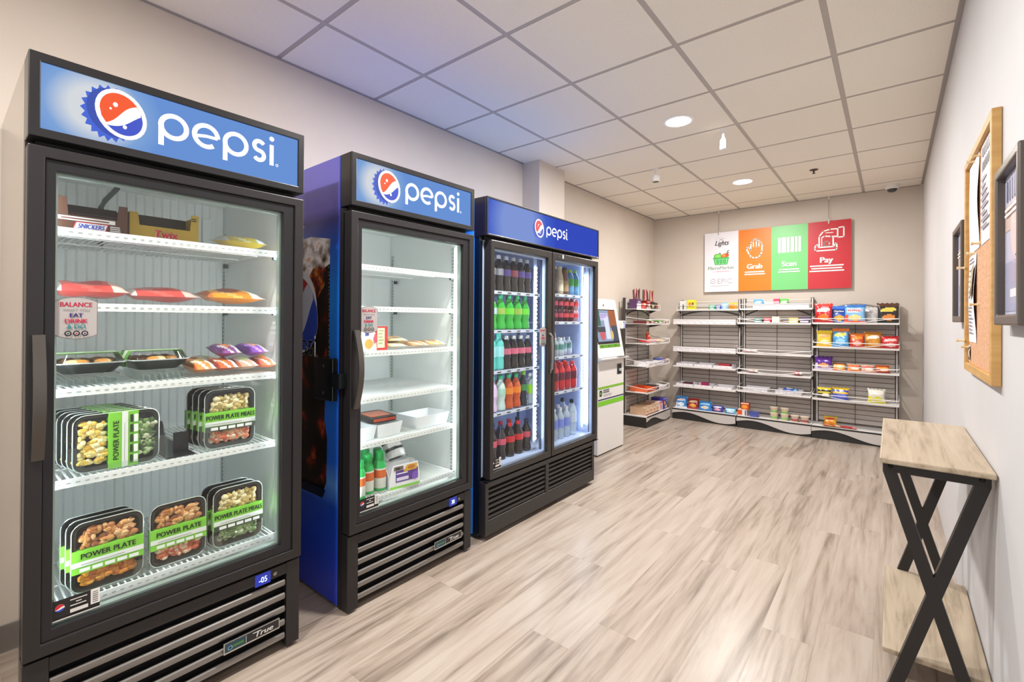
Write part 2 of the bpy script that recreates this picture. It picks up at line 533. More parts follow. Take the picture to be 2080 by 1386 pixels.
# recessed round lamps, one in every third tile of the middle run
lampm = emit_mat('lamp_lens', '#fff9f2', 26.0)
where = ['over the foreground behind the camera', 'at the very back of the room behind the camera', 'above the first tall cooler', 'nearest lamp above the two-door cooler', 'farthest lamp near the hanging sign']
for i, (y, lab) in enumerate([(-0.365, 'round recessed ceiling lamp, the one behind the camera'), 
                              (1.465, 'round recessed ceiling lamp cut by the top edge above the first coolers'), (3.295, 'round recessed ceiling lamp, the larger-looking one beside the white ceiling spotlight'),
                              (5.125, 'round recessed ceiling lamp, the farther one near the hanging sign')]):
    l = thing('ceiling_lamp', lab, 'ceiling lamp', (-1.15, y, ZC), 0, 'recessed ceiling lamps')
    MB().lathe([(0.082, 0), (0.084, -0.006), (0.100, -0.006), (0.104, -0.0005)], 32, caps=False).build('trim_ring', mat('#f2f0ee', 0.4), l, True)
    MB().lathe([(0.0, -0.0095), (0.04, -0.009), (0.07, -0.007), (0.083, -0.004)], 32, caps=False).build('lens', lampm, l, True)
    d = bpy.data.lights.new('lamp_light', 'AREA'); d.shape = 'DISK'; d.size = 0.16; d.energy = LAMP_W; d.color = (1.0, 0.965, 0.93)
    d.spread = math.radians(178)
    lo = bpy.data.objects.new('lamp_light', d); C.objects.link(lo); lo.parent = l; lo.location = (0, 0, -0.012)
# small white ceiling devices
def spot(x, y, label, dark):
    t = thing('ceiling_spotlight', label, 'spotlight', (x, y, ZC), 0, 'white ceiling spotlights')
    MB().lathe([(0.024, 0), (0.024, -0.006), (0.008, -0.010)], 16).build('ceiling_plate', WHITE, t, True)
    MB().lathe([(0.007, -0.008), (0.007, -0.055)], 10).build('stem', WHITE, t, True)
    if dark:
        MB().lathe([(0.012, -0.05), (0.030, -0.06), (0.034, -0.075), (0.034, -0.118), (0.031, -0.120)], 18).build('can', WHITE, t, True)
        MB().lathe([(0.0, -0.1215), (0.028, -0.1212), (0.029, -0.1201)], 18, caps=False).build('lens', mat('#2a2624', 0.2), t, True)
    else:
        MB().lathe([(0.010, -0.03), (0.014, -0.06), (0.023, -0.072), (0.025, -0.08), (0.025, -0.140), (0.022, -0.143)], 18).build('can', WHITE, t, True)
        Art().rect(-0.012, -0.138, 0.012, -0.134, '#8d8784').build('slot', t, -0.0255)
spot(-0.947, 3.653, 'slim white spotlight hanging from the ceiling beside the nearer lamp', False)
spot(-1.671, 4.205, 'short white spotlight with dark lens hanging left of the slim one', True)
t = thing('sprinkler_head', 'small dark sprinkler head under the ceiling tile right of the far lamp', 'sprinkler', (-0.554, 5.128, ZC))
MB().lathe([(0.036, -0.0003), (0.030, -0.006), (0.006, -0.008)], 18).build('escutcheon', mat('#4a3d39', 0.4, 0.4), t, True)
MB().lathe([(0.006, -0.006), (0.006, -0.03), (0.014, -0.032), (0.014, -0.035)], 12).build('nozzle', mat('#3b302d', 0.4, 0.5), t, True)
t = thing('dome_camera', 'white dome security camera with dark bubble in the back right ceiling corner', 'security camera', (0.0, 6.19, ZC))
MB().lathe([(0.056, -0.0003), (0.058, -0.01), (0.055, -0.035), (0.047, -0.042)], 24).build('housing', WHITE, t, True)
MB().lathe([(0.042, -0.040), (0.040, -0.055), (0.030, -0.068), (0.014, -0.075), (0.0, -0.076)], 24, caps=False).build('bubble', mat('#15120f', 0.08, coat=1.0), t, True)
# ------------------------------------------------------------------ coolers (local: x right, y into the cooler, z up; front at y = 0)
BLUEPRINT = None
def sticker_balance(door, x0, z0, w, h, y):
    a = Art()
    n = 12
    top = [(x0 + w * i / n, z0 + h - h * 0.10 * (2 * i / n - 1) ** 2) for i in range(n + 1)]
    bot = [(x0 + w * i / n, z0 + h * 0.10 * (2 * i / n - 1) ** 2) for i in range(n, -1, -1)]
    cx = x0 + w / 2
    a.poly([(cx + (p[0] - cx) * 1.04, z0 + h / 2 + (p[1] - z0 - h / 2) * 1.03) for p in top + bot], '#77726f')
    a.poly(top + bot, '#aaa5a3')
    k = h / 0.115
    a.text('BALANCE', cx, z0 + h * 0.78, 0.0125 * k, '#b3173f', bold=0.0005 * k, sx=0.9 * w / 0.09 / k)
    a.text('WHAT YOU', cx, z0 + h * 0.665, 0.0075 * k, '#8b8784', sx=w / 0.09 / k)
    a.text('EAT', cx, z0 + h * 0.525, 0.0115 * k, '#3a2a6e', bold=0.0006 * k, sx=w / 0.09 / k)
    a.text('DRINK', cx, z0 + h * 0.385, 0.0115 * k, '#c01a48', bold=0.0006 * k, sx=w / 0.09 / k)
    a.text('& DO', cx, z0 + h * 0.245, 0.0115 * k, '#1f7d80', bold=0.0004 * k, sx=w / 0.09 / k)
    for i, c in enumerate(('#234a54', '#b3173f', '#3a2a6e')):
        px = cx + (i - 1) * w * 0.2
        a.arc(px, z0 + h * 0.13, h * 0.055, 0, 360, h * 0.022, '#26242c', 14)
        a.ell(px, z0 + h * 0.13, h * 0.018, h * 0.018, c, n=8)
    return a.build('sticker', door, y)

def sticker_info(door, x0, z0, w, h, y):
    a = Art()
    a.rect(x0, z0, x0 + w, z0 + h, '#1f1d1e').rect(x0 + w * 0.80, z0 + h * 0.25, x0 + w, z0 + h, '#e6e4e2')
    for i in range(6):
        a.rect(x0 + w * 0.84, z0 + h * (0.34 + 0.1 * i), x0 + w * 0.96, z0 + h * (0.37 + 0.1 * i), '#2b2929')
    globe(a, x0 + w * 0.15, z0 + h * 0.62, w * 0.10, w * 0.10, red='#d0202c')
    for i, (p, q) in enumerate(((0.36, 0.72), (0.48, 0.6), (0.36, 0.70))):
        a.rect(x0 + w * p, z0 + h * (0.82 - 0.14 * i), x0 + w * q, z0 + h * (0.87 - 0.14 * i), '#d8d5d2')
    a.rect(x0 + w * 0.36, z0 + h * 0.22, x0 + w * 0.74, z0 + h * 0.40, '#d8d5d2')
    a.rect(x0, z0 + 0.02 * h, x0 + w, z0 + 0.08 * h, '#d8d5d2')
    return a.build('info_sticker', door, y)

def wire_shelf(parent, x0, x1, y0, y1, z, step=0.0165, lip=0.024, dash=True, name='shelf', solid=False):
    m = MB()
    m.box(x0, y0, z - lip, x1, y0 + 0.004, z)
    m.tube([(x0, y1, z - 0.004), (x1, y1, z - 0.004)], 0.0035, 4)
    for f in (0.3, 0.65):
        yy = y0 + (y1 - y0) * f
        m.tube([(x0, yy, z - 0.007), (x1, yy, z - 0.007)], 0.003, 4)
    for x in (x0 + 0.003, x1 - 0.003):
        m.tube([(x, y0, z - 0.006), (x, y1, z - 0.006)], 0.004, 4)
    n = int((x1 - x0) / step)
    for i in range(1, n):
        x = x0 + (x1 - x0) * i / n
        m.tube([(x, y0 + 0.003, z - 0.0025), (x, y1, z - 0.0025)], 0.0029 if not solid else 0.005, 4, caps=False)
    s = m.build(name, WIREW, parent)
    if dash:
        a = Art(); k = int((x1 - x0) / 0.021)
        for i in range(k):
            x = x0 + 0.006 + i * 0.021
            a.rect(x, z - lip * 0.58, x + 0.010, z - lip * 0.44, '#a9aeac')
        a.build('rail_slots', s, y0)
    return s

def pilaster(parent, x, y, z0, z1, side):
    """slotted shelf standard on a side wall"""
    m = MB(); m.box(x, y - 0.011, z0, x + side * 0.004, y + 0.011, z1)
    p = m.build('shelf_standard', mat('#c3c9c6', 0.4, 0.2), parent)
    s = MB(); z = z0 + 0.02
    while z < z1 - 0.02:
        s.box(x + side * 0.004, y - 0.0035, z, x + side * 0.0046, y + 0.0035, z + 0.007); z += 0.0185
    s.build('slots', mat('#5a605e', 0.6), p)

def header(root, W, z0, z1, rim, signmat, fn, depth=0.088):
    h = MB().frame(0, z0, W, z1, rim, rim, rim, rim, 0, 0.012).box(0, 0.0121, z0, W, depth, z1).build('header', BLACK, root, bevel=0.002)
    MB().box(rim + 0.0005, 0.006, z0 + rim + 0.0005, W - rim - 0.0005, 0.0118, z1 - rim - 0.0005).build('light_panel', signmat, h)
    a = Art(); fn(a); a.build('sign_print', h, 0.006, emit=SIGN * 1.35)
    return h

def single_cooler(name, label, y0, blue):
    W, D = 0.75, 0.785
    t = thing(name, label, 'cooler', (-1.743, y0, 0), 90)
    sidem = STEEL if not blue else mat('#2a5ae0', 0.25, coat=0.5)
    zb, zt = 0.335, 1.79
    # cabinet
    for nm, a, b in (('side_panel', 0.0, 0.026), ('side_panel', W - 0.026, W)):
        MB().box(a, 0.088, 0.012, b, D, 1.952).build(nm, sidem, t, bevel=0.002)
    MB().box(0.0262, 0.088, 1.90, W - 0.0262, D - 0.0005, 1.952).build('top_panel', sidem, t)
    MB().box(0.0262, D - 0.02, 0.012, W - 0.0262, D - 0.0005, 1.8995).build('back_panel', mat('#8a8f92', 0.5, 0.5), t)
    trim = MB(); trim.box(0, 0.060, 0.012, 0.026, 0.0878, 1.722); trim.box(W - 0.026, 0.060, 0.012, W, 0.0878, 1.722)
    trim.build('front_edge', BLACK, t)
    # interior liner (white box open to the front)
    li = MB()
    xa, xb, yb = 0.040, W - 0.040, 0.680
    for p, q in ((0.0263, xa), (xb, W - 0.0263)):
        li.box(p, 0.0605, zb, q, 0.0885, 1.704); li.box(p, 0.0886, zb, q, yb, zt)
    li.box(xa, 0.0886, zt - 0.03, xb, yb, zt); li.box(xa, 0.0605, zb, xb, yb, zb + 0.035)
    lo = li.build('interior_liner', LINER, t)
    if not blue:
        m = MB(); pts = []
        n = 22
        for i in range(n):
            x = xa + (xb - xa) * i / n; w = (xb - xa) / n
            pts += [(x, yb), (x + 0.16 * w, yb - 0.006), (x + 0.9 * w, yb - 0.006)]
        pts += [(xb, yb), (xb, yb + 0.02), (xa, yb + 0.02)]
        m.prism(pts, zb, zt, 'z'); m.build('ribbed_back', LINER, t)
        MB().tube([(0.285, 0.50, 1.755), (0.285, 0.52, 1.735), (0.265, 0.60, 1.70), (0.262, 0.655, 1.68), (0.262, 0.66, 1.52)], 0.009, 8).build('drain_pipe', mat('#5f6662', 0.5), t, True)
        MB().box(0.62, yb - 0.018, 1.56, 0.655, yb - 0.0065, 1.70).build('sensor_cover', LINER, t, bevel=0.004)
    else:
        MB().box(xa, yb, zb, xb, yb + 0.02, zt).build('back_wall', LINER, t)
    for y in (0.12, 0.655):
        pilaster(t, xb, y, 0.40, 1.64, -1); pilaster(t, xa, y, 0.40, 1.64, 1)
    # interior light strips behind the door jambs
    for x in (0.0405, xb - 0.0125):
        MB().box(x, 0.064, 0.44, x + 0.012, 0.076, 1.64).build('light_strip', LEDM, t)
    # shelves
    zs = [1.505, 1.289, 1.042, 0.781, 0.425] if not blue else [1.493, 1.305, 1.100, 0.891, 0.686, 0.432]
    for i, z in enumerate(zs):
        wire_shelf(t, xa + 0.024, xb - 0.024, 0.078, 0.62, z, dash=True, step=0.0165 if not blue else 0.015)
        for x in (xb - 0.022, xa + 0.006):
            for y in (0.112, 0.602):
                MB().box(x, y, z - 0.030, x + 0.016, y + 0.016, z - 0.0305 + 0.018).build('shelf_clip', mat('#4d5351', 0.4, 0.6), t)
    # header
    signm = halo_sign_mat('backlit_sheet', '#7aa8f4', '#92bcf6', '#f4f9ff', (0.140, 1.842), 0.16, SIGN)
    def art(a):
        crown_cap(a, 0.180, 1.843, 0.074)
        soda_word(a, 0.283, 1.806, 0.084, '#ffffff')
    header(t, W, 1.727, 1.952, 0.0235, signm, art)
    MB().box(0.02, 0.05, 1.706, W - 0.02, 0.086, 1.7265).build('hinge_rail', RUBBER, t)
    # door
    d = MB().frame(0, 0.338, W, 1.704, 0.034, 0.034, 0.034, 0.03, 0, 0.052).build('door', FRAMEMET, t, bevel=0.003)
    MB().frame(0.0342, 0.3722, W - 0.0342, 1.6738, 0.022, 0.040, 0.030, 0.030, 0.007, 0.050).build('inner_frame', mat('#252427', 0.35, 0.3), d, bevel=0.002)
    MB().box(0.0565, 0.020, 0.4025, W - 0.0745, 0.026, 1.6435).build('glass', GLASS, d)
    MB().frame(0.0563, 0.4023, W - 0.0743, 1.6437, 0.006, 0.006, 0.006, 0.006, 0.0275, 0.048).build('glass_spacer', mat('#a9b8b0', 0.3, 0.5), d)
    MB().frame(0.006, 0.345, W - 0.006, 1.698, 0.03, 0.03, 0.03, 0.03, 0.0522, 0.0600).build('gasket', RUBBER, d)
    # bowed handle
    hp = []; n = 14
    for i in range(n + 1):
        s = i / n; hp.append((0.868 + 0.332 * s, -0.012 - 0.036 * math.sin(math.pi * s)))
    hm = MB(); xw = 0.011, 0.036
    vs = []
    for z, y in hp:
        vs += [(xw[0], y, z), (xw[1], y, z), (xw[1], y + 0.012, z), (xw[0], y + 0.012, z)]
    fs = [(4 * i + a, 4 * i + b, 4 * i + 4 + b, 4 * i + 4 + a) for i in range(n) for a, b in ((0, 1), (1, 2), (2, 3), (3, 0))] + [(3, 2, 1, 0), (4 * n, 4 * n + 1, 4 * n + 2, 4 * n + 3)]
    hm.add(vs, fs); hm.build('handle', mat('#5a5652', 0.3, 0.6), d, True)
    sticker_balance(d, 0.0575, 1.187, 0.088, 0.115, 0.0195)
    sticker_info(d, 0.058, 0.412, 0.10, 0.056, 0.0195)
    # kick panel with round bars
    k = MB().box(0, 0.012, 0.014, 0.052, 0.0595, 0.327).box(W - 0.05, 0.012, 0.014, W, 0.0595, 0.327).box(0.0521, 0.012, 0.286, W - 0.0501, 0.058, 0.325).build('kick_panel', FRAMEMET, t, bevel=0.002)
    MB().box(0.053, 0.052, 0.02, W - 0.051, 0.058, 0.2855).build('recess', RUBBER, t)
    for z in (0.248, 0.198, 0.149, 0.099, 0.049):
        MB().prism([(0.020, z + 0.016), (0.016, z + 0.012), (0.0145, z + 0.004), (0.018, z - 0.006), (0.030, z - 0.014), (0.051, z - 0.018), (0.051, z - 0.010), (0.034, z + 0.002), (0.030, z + 0.014)], 0.054, W - 0.0535, 'x').build('grille_bar', mat('#8a8784', 0.28, 0.8), t, True, ang=25)
    disp = MB().box(0.586, 0.010, 0.281, 0.640, 0.0119, 0.322).build('display', mat('#1c2f9a', 0.2, emit=1.2), t)
    Art().text('-05' if not blue else '38', 0.613, 0.291, 0.02, '#dff2ff', sx=0.8).build('digits', disp, 0.010, emit=3)
    MB().lathe([(0.007, 0), (0.007, -0.003)], 14).build('button', mat('#88847f', 0.3, 0.6), t, True).matrix_local = Matrix.Translation((0.656, 0.0118, 0.304)) @ Matrix.Rotation(math.radians(-90), 4, 'X')
    # maker badge
    bd = MB().box(0.482, 0.004, 0.098, 0.672, 0.0105, 0.136).build('badge', CHROME, t, bevel=0.001)
    a = Art().rect(0.486, 0.104, 0.668, 0.133, '#242326').rect(0.486, 0.104, 0.552, 0.133, '#1e4552').rect(0.512, 0.114, 0.546, 0.121, '#4f7d32')
    a.arc(0.502, 0.116, 0.0065, 0, 360, 0.003, '#a9d4ec', 12).rect(0.553, 0.106, 0.5545, 0.131, '#cfd2d2')
    a.text('True', 0.612, 0.110, 0.018, '#e4e2de', shear=0.35, sx=1.3, bold=0.0006).rect(0.575, 0.1265, 0.600, 0.129, '#e4e2de')
    a.build('badge_print', bd, 0.004)
    for x in (0.05, W - 0.05):
        MB().lathe([(0.018, 0.0), (0.018, 0.008), (0.008, 0.0085), (0.008, 0.0135)], 12, (x, 0.10, 0)).build('foot', mat('#8c8278', 0.5, 0.4), t, True)
        MB().lathe([(0.018, 0.0), (0.018, 0.008), (0.008, 0.0085), (0.008, 0.0135)], 12, (x, 0.70, 0)).build('foot', mat('#8c8278', 0.5, 0.4), t, True)
    MB().box(0.027, 0.10, 0.0145, W - 0.027, 0.70, 0.05).build('machine_tray', RUBBER, t)
    return t

f1 = single_cooler('display_cooler', 'tall steel-sided single-door cooler holding boxed meals, nearest at left', 0.151, False)
f2 = single_cooler('display_cooler', 'blue-sided single-door cooler with white bins, second from the left', 1.108, True)

# printed wrap on the left side of the second cooler (built in the side's own plane: x runs along the room's x)
COLA = noise_mat('cola_print', ['#0a0707', '#1c100c', '#6a2014', '#d85424', '#f8a85a'], nscale=11, stops=[0.38, 0.555, 0.62, 0.70, 0.80], rough=0.3, detail=6)
ICE = noise_mat('ice_print', ['#3a2818', '#b0a69c', '#f6f8fa', '#d88a3c'], nscale=16, stops=[0.34, 0.46, 0.58, 0.72], rough=0.3, detail=5)
def wrap_blue():
    m, nt, b = nodemat('blue_wrap')
    N = nt.nodes.new; L = nt.links.new
    tc = N('ShaderNodeTexCoord'); sp = N('ShaderNodeSeparateXYZ'); mr = N('ShaderNodeMapRange'); cr = N('ShaderNodeValToRGB')
    mr.inputs['From Min'].default_value = 0; mr.inputs['From Max'].default_value = 1.95
    L(tc.outputs['Object'], sp.inputs[0]); L(sp.outputs['Z'], mr.inputs[0]); L(mr.outputs[0], cr.inputs[0]); L(cr.outputs[0], b.inputs['Base Color'])
    el = cr.color_ramp.elements
    el[0].position = 0; el[0].color = (*lin('#2a44e0'), 1); el[1].position = 1; el[1].color = (*lin('#6a66d8'), 1)
    for p, c in ((0.22, '#1a50d0'), (0.27, '#5a9cf4'), (0.32, '#1c6cf0'), (0.70, '#1a86f4'), (0.80, '#1c5cd0'), (0.865, '#34388c'), (0.89, '#6660cc')):
        e = el.new(p); e.color = (*lin(c), 1)
    b.inputs['Roughness'].default_value = 0.25; b.inputs['Coat Weight'].default_value = 0.4
    return m
a = Art()
cx = -2.17
a.rect(-2.525, 0.016, -1.834, 1.95, wrap_blue())
gl = [(cx - 0.20, 0.45), (cx + 0.20, 0.45), (cx + 0.245, 0.52), (cx + 0.25, 0.72), (cx + 0.225, 0.80), (cx + 0.232, 0.90), (cx + 0.262, 1.0), (cx + 0.262, 1.56), (cx - 0.262, 1.56), (cx - 0.262, 1.0), (cx - 0.232, 0.90), (cx - 0.225, 0.80), (cx - 0.25, 0.72), (cx - 0.245, 0.52)]
a.poly(gl, COLA)
a.poly([(cx + 0.262, 1.49), (cx + 0.262, 1.60), (cx + 0.10, 1.625), (cx, 1.62), (cx, 1.42), (cx + 0.14, 1.38), (cx + 0.20, 1.47)], ICE)
a.poly([(cx - 0.262, 1.49), (cx, 1.42), (cx, 1.62), (cx - 0.05, 1.66), (cx + 0.04, 1.68), (cx - 0.08, 1.70), (cx - 0.20, 1.64), (cx - 0.262, 1.60)], ICE)
a.poly([(cx + 0.06, 1.42), (cx + 0.16, 1.34), (cx + 0.22, 1.40), (cx + 0.20, 1.48), (cx + 0.12, 1.48)], noise_mat('amber_print', ['#2a0d06', '#7a2410', '#d08a2c'], nscale=22, stops=[0.36, 0.5, 0.66], rough=0.3))
for i in range(34):
    z = 0.92 + i * 0.0165 + R.random() * 0.01
    a.ell(cx + 0.26 + R.uniform(-0.003, 0.003), z, 0.0022, 0.0035, '#c9d2da', n=6)
a.ell(cx, 1.275, 0.162, 0.20, '#d7dbe4'); globe(a, cx, 1.275, 0.153, 0.191, red='#a82a30', white='#bcc4d2', blue='#2444b4', rot=38)
soda_word(a, cx - 0.165, 1.075, 0.076, '#e6e8ee')
a.poly([(cx - 0.245, 0.49), (cx + 0.245, 0.49), (cx + 0.22, 0.45), (cx - 0.22, 0.45)], '#0a1330')
w = a.build('side_wrap', None, 0.0)
w.parent = f2
# cooler local frame: x -> room y, y -> -room x. The side faces the camera end (local -x)
w.matrix_local = Matrix.Translation((-0.0002, -1.743, 0)) @ Matrix.Rotation(math.radians(-90), 4, 'Z')
# lock box on that side
lb = MB().box(-0.030, 0.090, 0.893, -0.0045, 0.238, 1.077).build('lock_box', mat('#0f1416', 0.2, coat=0.5), f2, bevel=0.004)
MB().prism([(0.092, 1.010), (0.118, 0.995), (0.118, 0.978), (0.092, 0.960), (0.030, 0.955), (0.030, 1.016)], -0.037, -0.031, 'x').build('hasp', mat('#1a2022', 0.25, 0.6), lb)
MB().box(-0.034, 0.026, 0.954, -0.001, 0.050, 1.017).build('catch', mat('#2a3033', 0.25, 0.7), lb, bevel=0.002)
for z in (0.925, 1.042):
    MB().lathe([(0.006, 0), (0.004, 0.002)], 10).build('screw', CHROME, lb, True).matrix_local = Matrix.Translation((-0.030, 0.16, z)) @ Matrix.Rotation(math.radians(-90), 4, 'Y')

# two-door bottle cooler
def double_cooler(y0):
    W, D = 1.30, 0.785
    t = thing('bottle_cooler', 'wide blue two-door cooler full of bottled drinks, third from the left', 'cooler', (-1.743, y0, 0), 90)
    BL = mat('#3a92f4', 0.3, coat=0.4); NAVY = mat('#0a1a2c', 0.3, coat=0.4)
    for a, b in ((0.0, 0.03), (W - 0.03, W)):
        MB().box(a, 0.098, 0.02, b, D, 1.938).build('side_panel', BL, t, bevel=0.006)
        MB().box(a + 0.002, 0.060, 0.02, b - 0.002, 0.0978, 1.716).build('front_edge', NAVY, t)
    MB().box(0.0302, 0.098, 1.88, W - 0.0302, D - 0.0005, 1.938).build('top_panel', BL, t)
    MB().box(0.0302, D - 0.02, 0.02, W - 0.0302, D - 0.0005, 1.8795).build('back_panel', mat('#5a6470', 0.5, 0.5), t)
    LIN = mat('#b4c4e4', 0.4)
    xa, xb, yb = 0.045, W - 0.045, 0.66
    li = MB(); zb, zt = 0.345, 1.716
    li.box(0.0303, 0.0605, zb, xa, yb, zt); li.box(xb, 0.0605, zb, W - 0.0303, yb, zt); li.box(xa, 0.0605, zt - 0.03, xb, yb, zt); li.box(xa, 0.0605, zb, xb, yb, zb + 0.035)
    li.box(xa, yb, zb, xb, yb + 0.02, zt)
    li.build('interior_liner', LIN, t)
    MB().box(0.632, 0.0605, 0.381, 0.674, 0.085, 1.685).build('mullion', mat('#44577c', 0.4), t)
    # light strips with diode rows
    for x0, x1, y in ((0.566, 0.590, 0.070), (1.222, 1.246, 0.070)):
        s = MB().box(x0 - 0.006, y + 0.0125, 0.42, x1 + 0.006, y + 0.018, 1.66).build('light_strip', mat('#b9c8e4', 0.3), t)
        dm = MB()
        for i in range(42):
            z = 0.455 + i * 0.0275
            dm.box(x0, y + 0.006, z, x1, y + 0.0123, z + 0.014)
        dm.build('diodes', emit_mat('diode', '#e6f0ff', LED * 0.55), s)
    MB().box(xb - 0.012, 0.10, 0.42, xb - 0.0005, 0.112, 1.66).build('light_strip', emit_mat('led_cool', '#dfeaff', LED * 0.45), t)
    MB().box(xa + 0.0005, 0.0615, 0.42, xa + 0.012, 0.073, 1.66).build('light_strip', emit_mat('led_cool', '#dfeaff', LED * 0.45), t)
    for x in (0.80, 1.13):
        MB().box(x, yb - 0.012, 0.40, x + 0.018, yb - 0.0005, 1.66).build('rear_standard', mat('#3d4d70', 0.5), t)
    SH = mat('#cfd8ea', 0.35)
    for zl, zr in zip((1.418, 1.182, 0.936, 0.682), (1.430, 1.233, 0.984, 0.734)):
        for z, a, b in ((zl, xa + 0.02, 0.628), (zr, 0.680, xb - 0.03)):
            m = MB().box(a, 0.080, z - 0.016, b, 0.084, z + 0.004)
            for i in range(26):
                x = a + (b - a) * (i + 0.5) / 26
                m.tube([(x, 0.084, z - 0.003), (x, 0.60, z - 0.003)], 0.002, 4, caps=False)
            m.tube([(a, 0.60, z - 0.005), (b, 0.60, z - 0.005)], 0.004, 4); m.tube([(a, 0.34, z - 0.006), (b, 0.34, z - 0.006)], 0.004, 4)
            sh = m.build('shelf', SH, t)
            ar = Art(); k = 6 if a < 0.5 else 5
            for i in range(k):
                x = a + (b - a) * (i + 0.5) / k
                ar.rect(x - 0.024, z - 0.013, x + 0.024, z + 0.002, '#e8ecf4').rect(x - 0.019, z - 0.010, x + 0.019, z - 0.002, '#3b4254')
            ar.build('price_tags', sh, 0.080)
    # header
    signm = halo_sign_mat('backlit_sheet_wide', '#4058d8', '#4f70e4', '#93acf4', (0.30, 1.82), 0.42, SIGN)
    def art(a):
        crown_cap(a, 0.500, 1.836, 0.062, '#d22a34'); soda_word(a, 0.588, 1.805, 0.060, '#ffffff')
    header(t, W, 1.722, 1.942, 0.010, signm, art, 0.10)
    MB().box(0.03, 0.05, 1.704, W - 0.03, 0.096, 1.7215).build('hinge_rail', RUBBER, t)
    for i, (a, b) in enumerate(((0.037, 0.655), (0.664, 1.292))):
        d = MB().frame(a, 0.338, b, 1.702, 0.030, 0.040, 0.04, 0.045, 0, 0.05).build('door', mat('#3d3a38', 0.36, 0.5), t, bevel=0.004)
        MB().box(a + 0.0305, 0.018, 0.3785, b - 0.0405, 0.024, 1.6565).build('glass', GLASS, d)
        MB().frame(a + 0.0303, 0.3783, b - 0.0403, 1.6567, 0.005, 0.009, 0.012, 0.010, 0.025, 0.046).build('glass_spacer', mat('#b9c9e8', 0.3, 0.3), d)
        MB().frame(a + 0.006, 0.346, b - 0.006, 1.694, 0.032, 0.032, 0.03, 0.03, 0.0502, 0.0600).build('gasket', RUBBER, d)
        x = b - 0.022 if i == 0 else a + 0.018
        pts = [(x, -0.001, 0.90), (x, -0.016, 0.925), (x, -0.020, 1.0), (x, -0.020, 1.08), (x, -0.016, 1.135), (x, -0.001, 1.16)]
        if i == 0:
            MB().tube(pts, 0.010, 8).build('handle', mat('#9a9a98', 0.25, 0.9), d, True)
            sticker_balance(d, b - 0.118, 1.075, 0.075, 0.125, 0.0175)
            sticker_info(d, a + 0.032, 0.384, 0.085, 0.062, 0.0175)
        else:
            Art().ell(a + 0.075, 1.682, 0.030, 0.014, '#1a1a1c').text('---', a + 0.075, 1.678, 0.008, '#d9d6d2').rect(a + 0.115, 1.670, a + 0.13, 1.695, '#dfe8f4').build('maker_mark', d, 0.0)
    # kick panel: black moulded skirt with two louvred grilles
    kp = MB()
    kp.frame(0.004, 0.030, W - 0.05, 0.328, 0.028, 0.030, 0.085, 0.03, 0.004, 0.056)
    kp.box(0.600, 0.004, 0.1155, 0.636, 0.056, 0.2975)
    kp.build('kick_panel', mat('#262525', 0.36), t, bevel=0.003)
    MB().box(0.033, 0.050, 0.116, W - 0.081, 0.0555, 0.2975).build('recess', RUBBER, t)
    for a, b in ((0.0325, 0.5995), (0.6365, W - 0.0805)):
        for i in range(6):
            z = 0.127 + i * 0.0295
            MB().prism([(0.010, z - 0.006), (0.045, z + 0.012), (0.045, z + 0.017), (0.010, z + 0.006)], a, b, 'x').build('louvre', mat('#343231', 0.35, 0.2), t)
    for x in (0.03, W - 0.045):
        MB().box(x - 0.022, -0.012, 0.331, x + 0.028, 0.03, 0.3365).build('hinge', mat('#17181a', 0.3, 0.4), t, bevel=0.001)
    for x in (0.06, W - 0.09):
        for y in (0.09, 0.70):
            MB().lathe([(0.02, 0), (0.02, 0.012), (0.010, 0.0125), (0.010, 0.0298)], 12, (x, y, 0)).build('foot', RUBBER, t, True)
    MB().box(0.031, 0.0562, 0.030, W - 0.031, 0.70, 0.05).build('machine_tray', RUBBER, t)
    MB().box(0.0, 0.060, 1.717, W, 0.0975, 1.7215).build('seam', RUBBER, t)
    return t
f3 = double_cooler(1.963)
# ------------------------------------------------------------------ self-checkout kiosk
WK = mat('#e4e2df', 0.4, coat=0.2)
k = thing('checkout_kiosk', 'white self-checkout kiosk with tilted screen and green stripes beside the bottle cooler', 'kiosk', (-2.058, 3.848, 0), 90)
KW = 0.535
body = MB().box(0, 0, 0.012, KW, 0.40, 0.868).build('body', WK, k, bevel=0.004)
MB().box(0.01, 0.012, 0.0, KW - 0.01, 0.39, 0.0115).build('plinth', mat('#4b4744', 0.6), k)
Art().rect(0.004, 0.610, KW - 0.004, 0.632, '#7cb62f').rect(0.004, 0.508, KW - 0.004, 0.520, '#2c3566').rect(0.004, 0.455, KW - 0.004, 0.500, '#7cc62c') \
    .poly([(0.03, 0.545), (0.07, 0.545), (0.085, 0.575), (0.07, 0.60), (0.03, 0.60)], '#2a2c2c').ell(0.055, 0.572, 0.013, 0.013, '#7cc62c', n=10) \
    .lines(0.10, 0.24, 0.592, 2, 0.018, 0.009, '#55565c', 0.15).lines(0.10, 0.30, 0.555, 2, 0.012, 0.004, '#a8a5a8', 0.2).build('stripe_print', body, 0.0)
sl = MB().box(0.385, -0.004, 0.725, 0.475, -0.0005, 0.825).build('scanner_slot', mat('#1c2422', 0.25), k, bevel=0.002)
MB().box(0.42, -0.016, 0.755, 0.47, -0.0045, 0.778).build('scanner_lip', mat('#b9c4bf', 0.2), sl)
MB().prism([(-0.05, 0.880), (-0.055, 0.893), (0.05, 0.898), (0.40, 0.898), (0.40, 0.869), (0.0, 0.869)], -0.006, KW + 0.006, 'x').build('ledge', WK, k)
MB().box(0.33, -0.048, 0.8975, 0.47, -0.02, 0.9005).build('receipt_slot', mat('#5b5754', 0.4), k)
sl_ = 0.19
head = MB().prism([(-0.008, 0.8985), (0.0975, 1.445), (0.115, 1.456), (0.20, 1.456), (0.24, 0.8985)], 0, KW, 'x').build('head', WK, k, bevel=0.004)
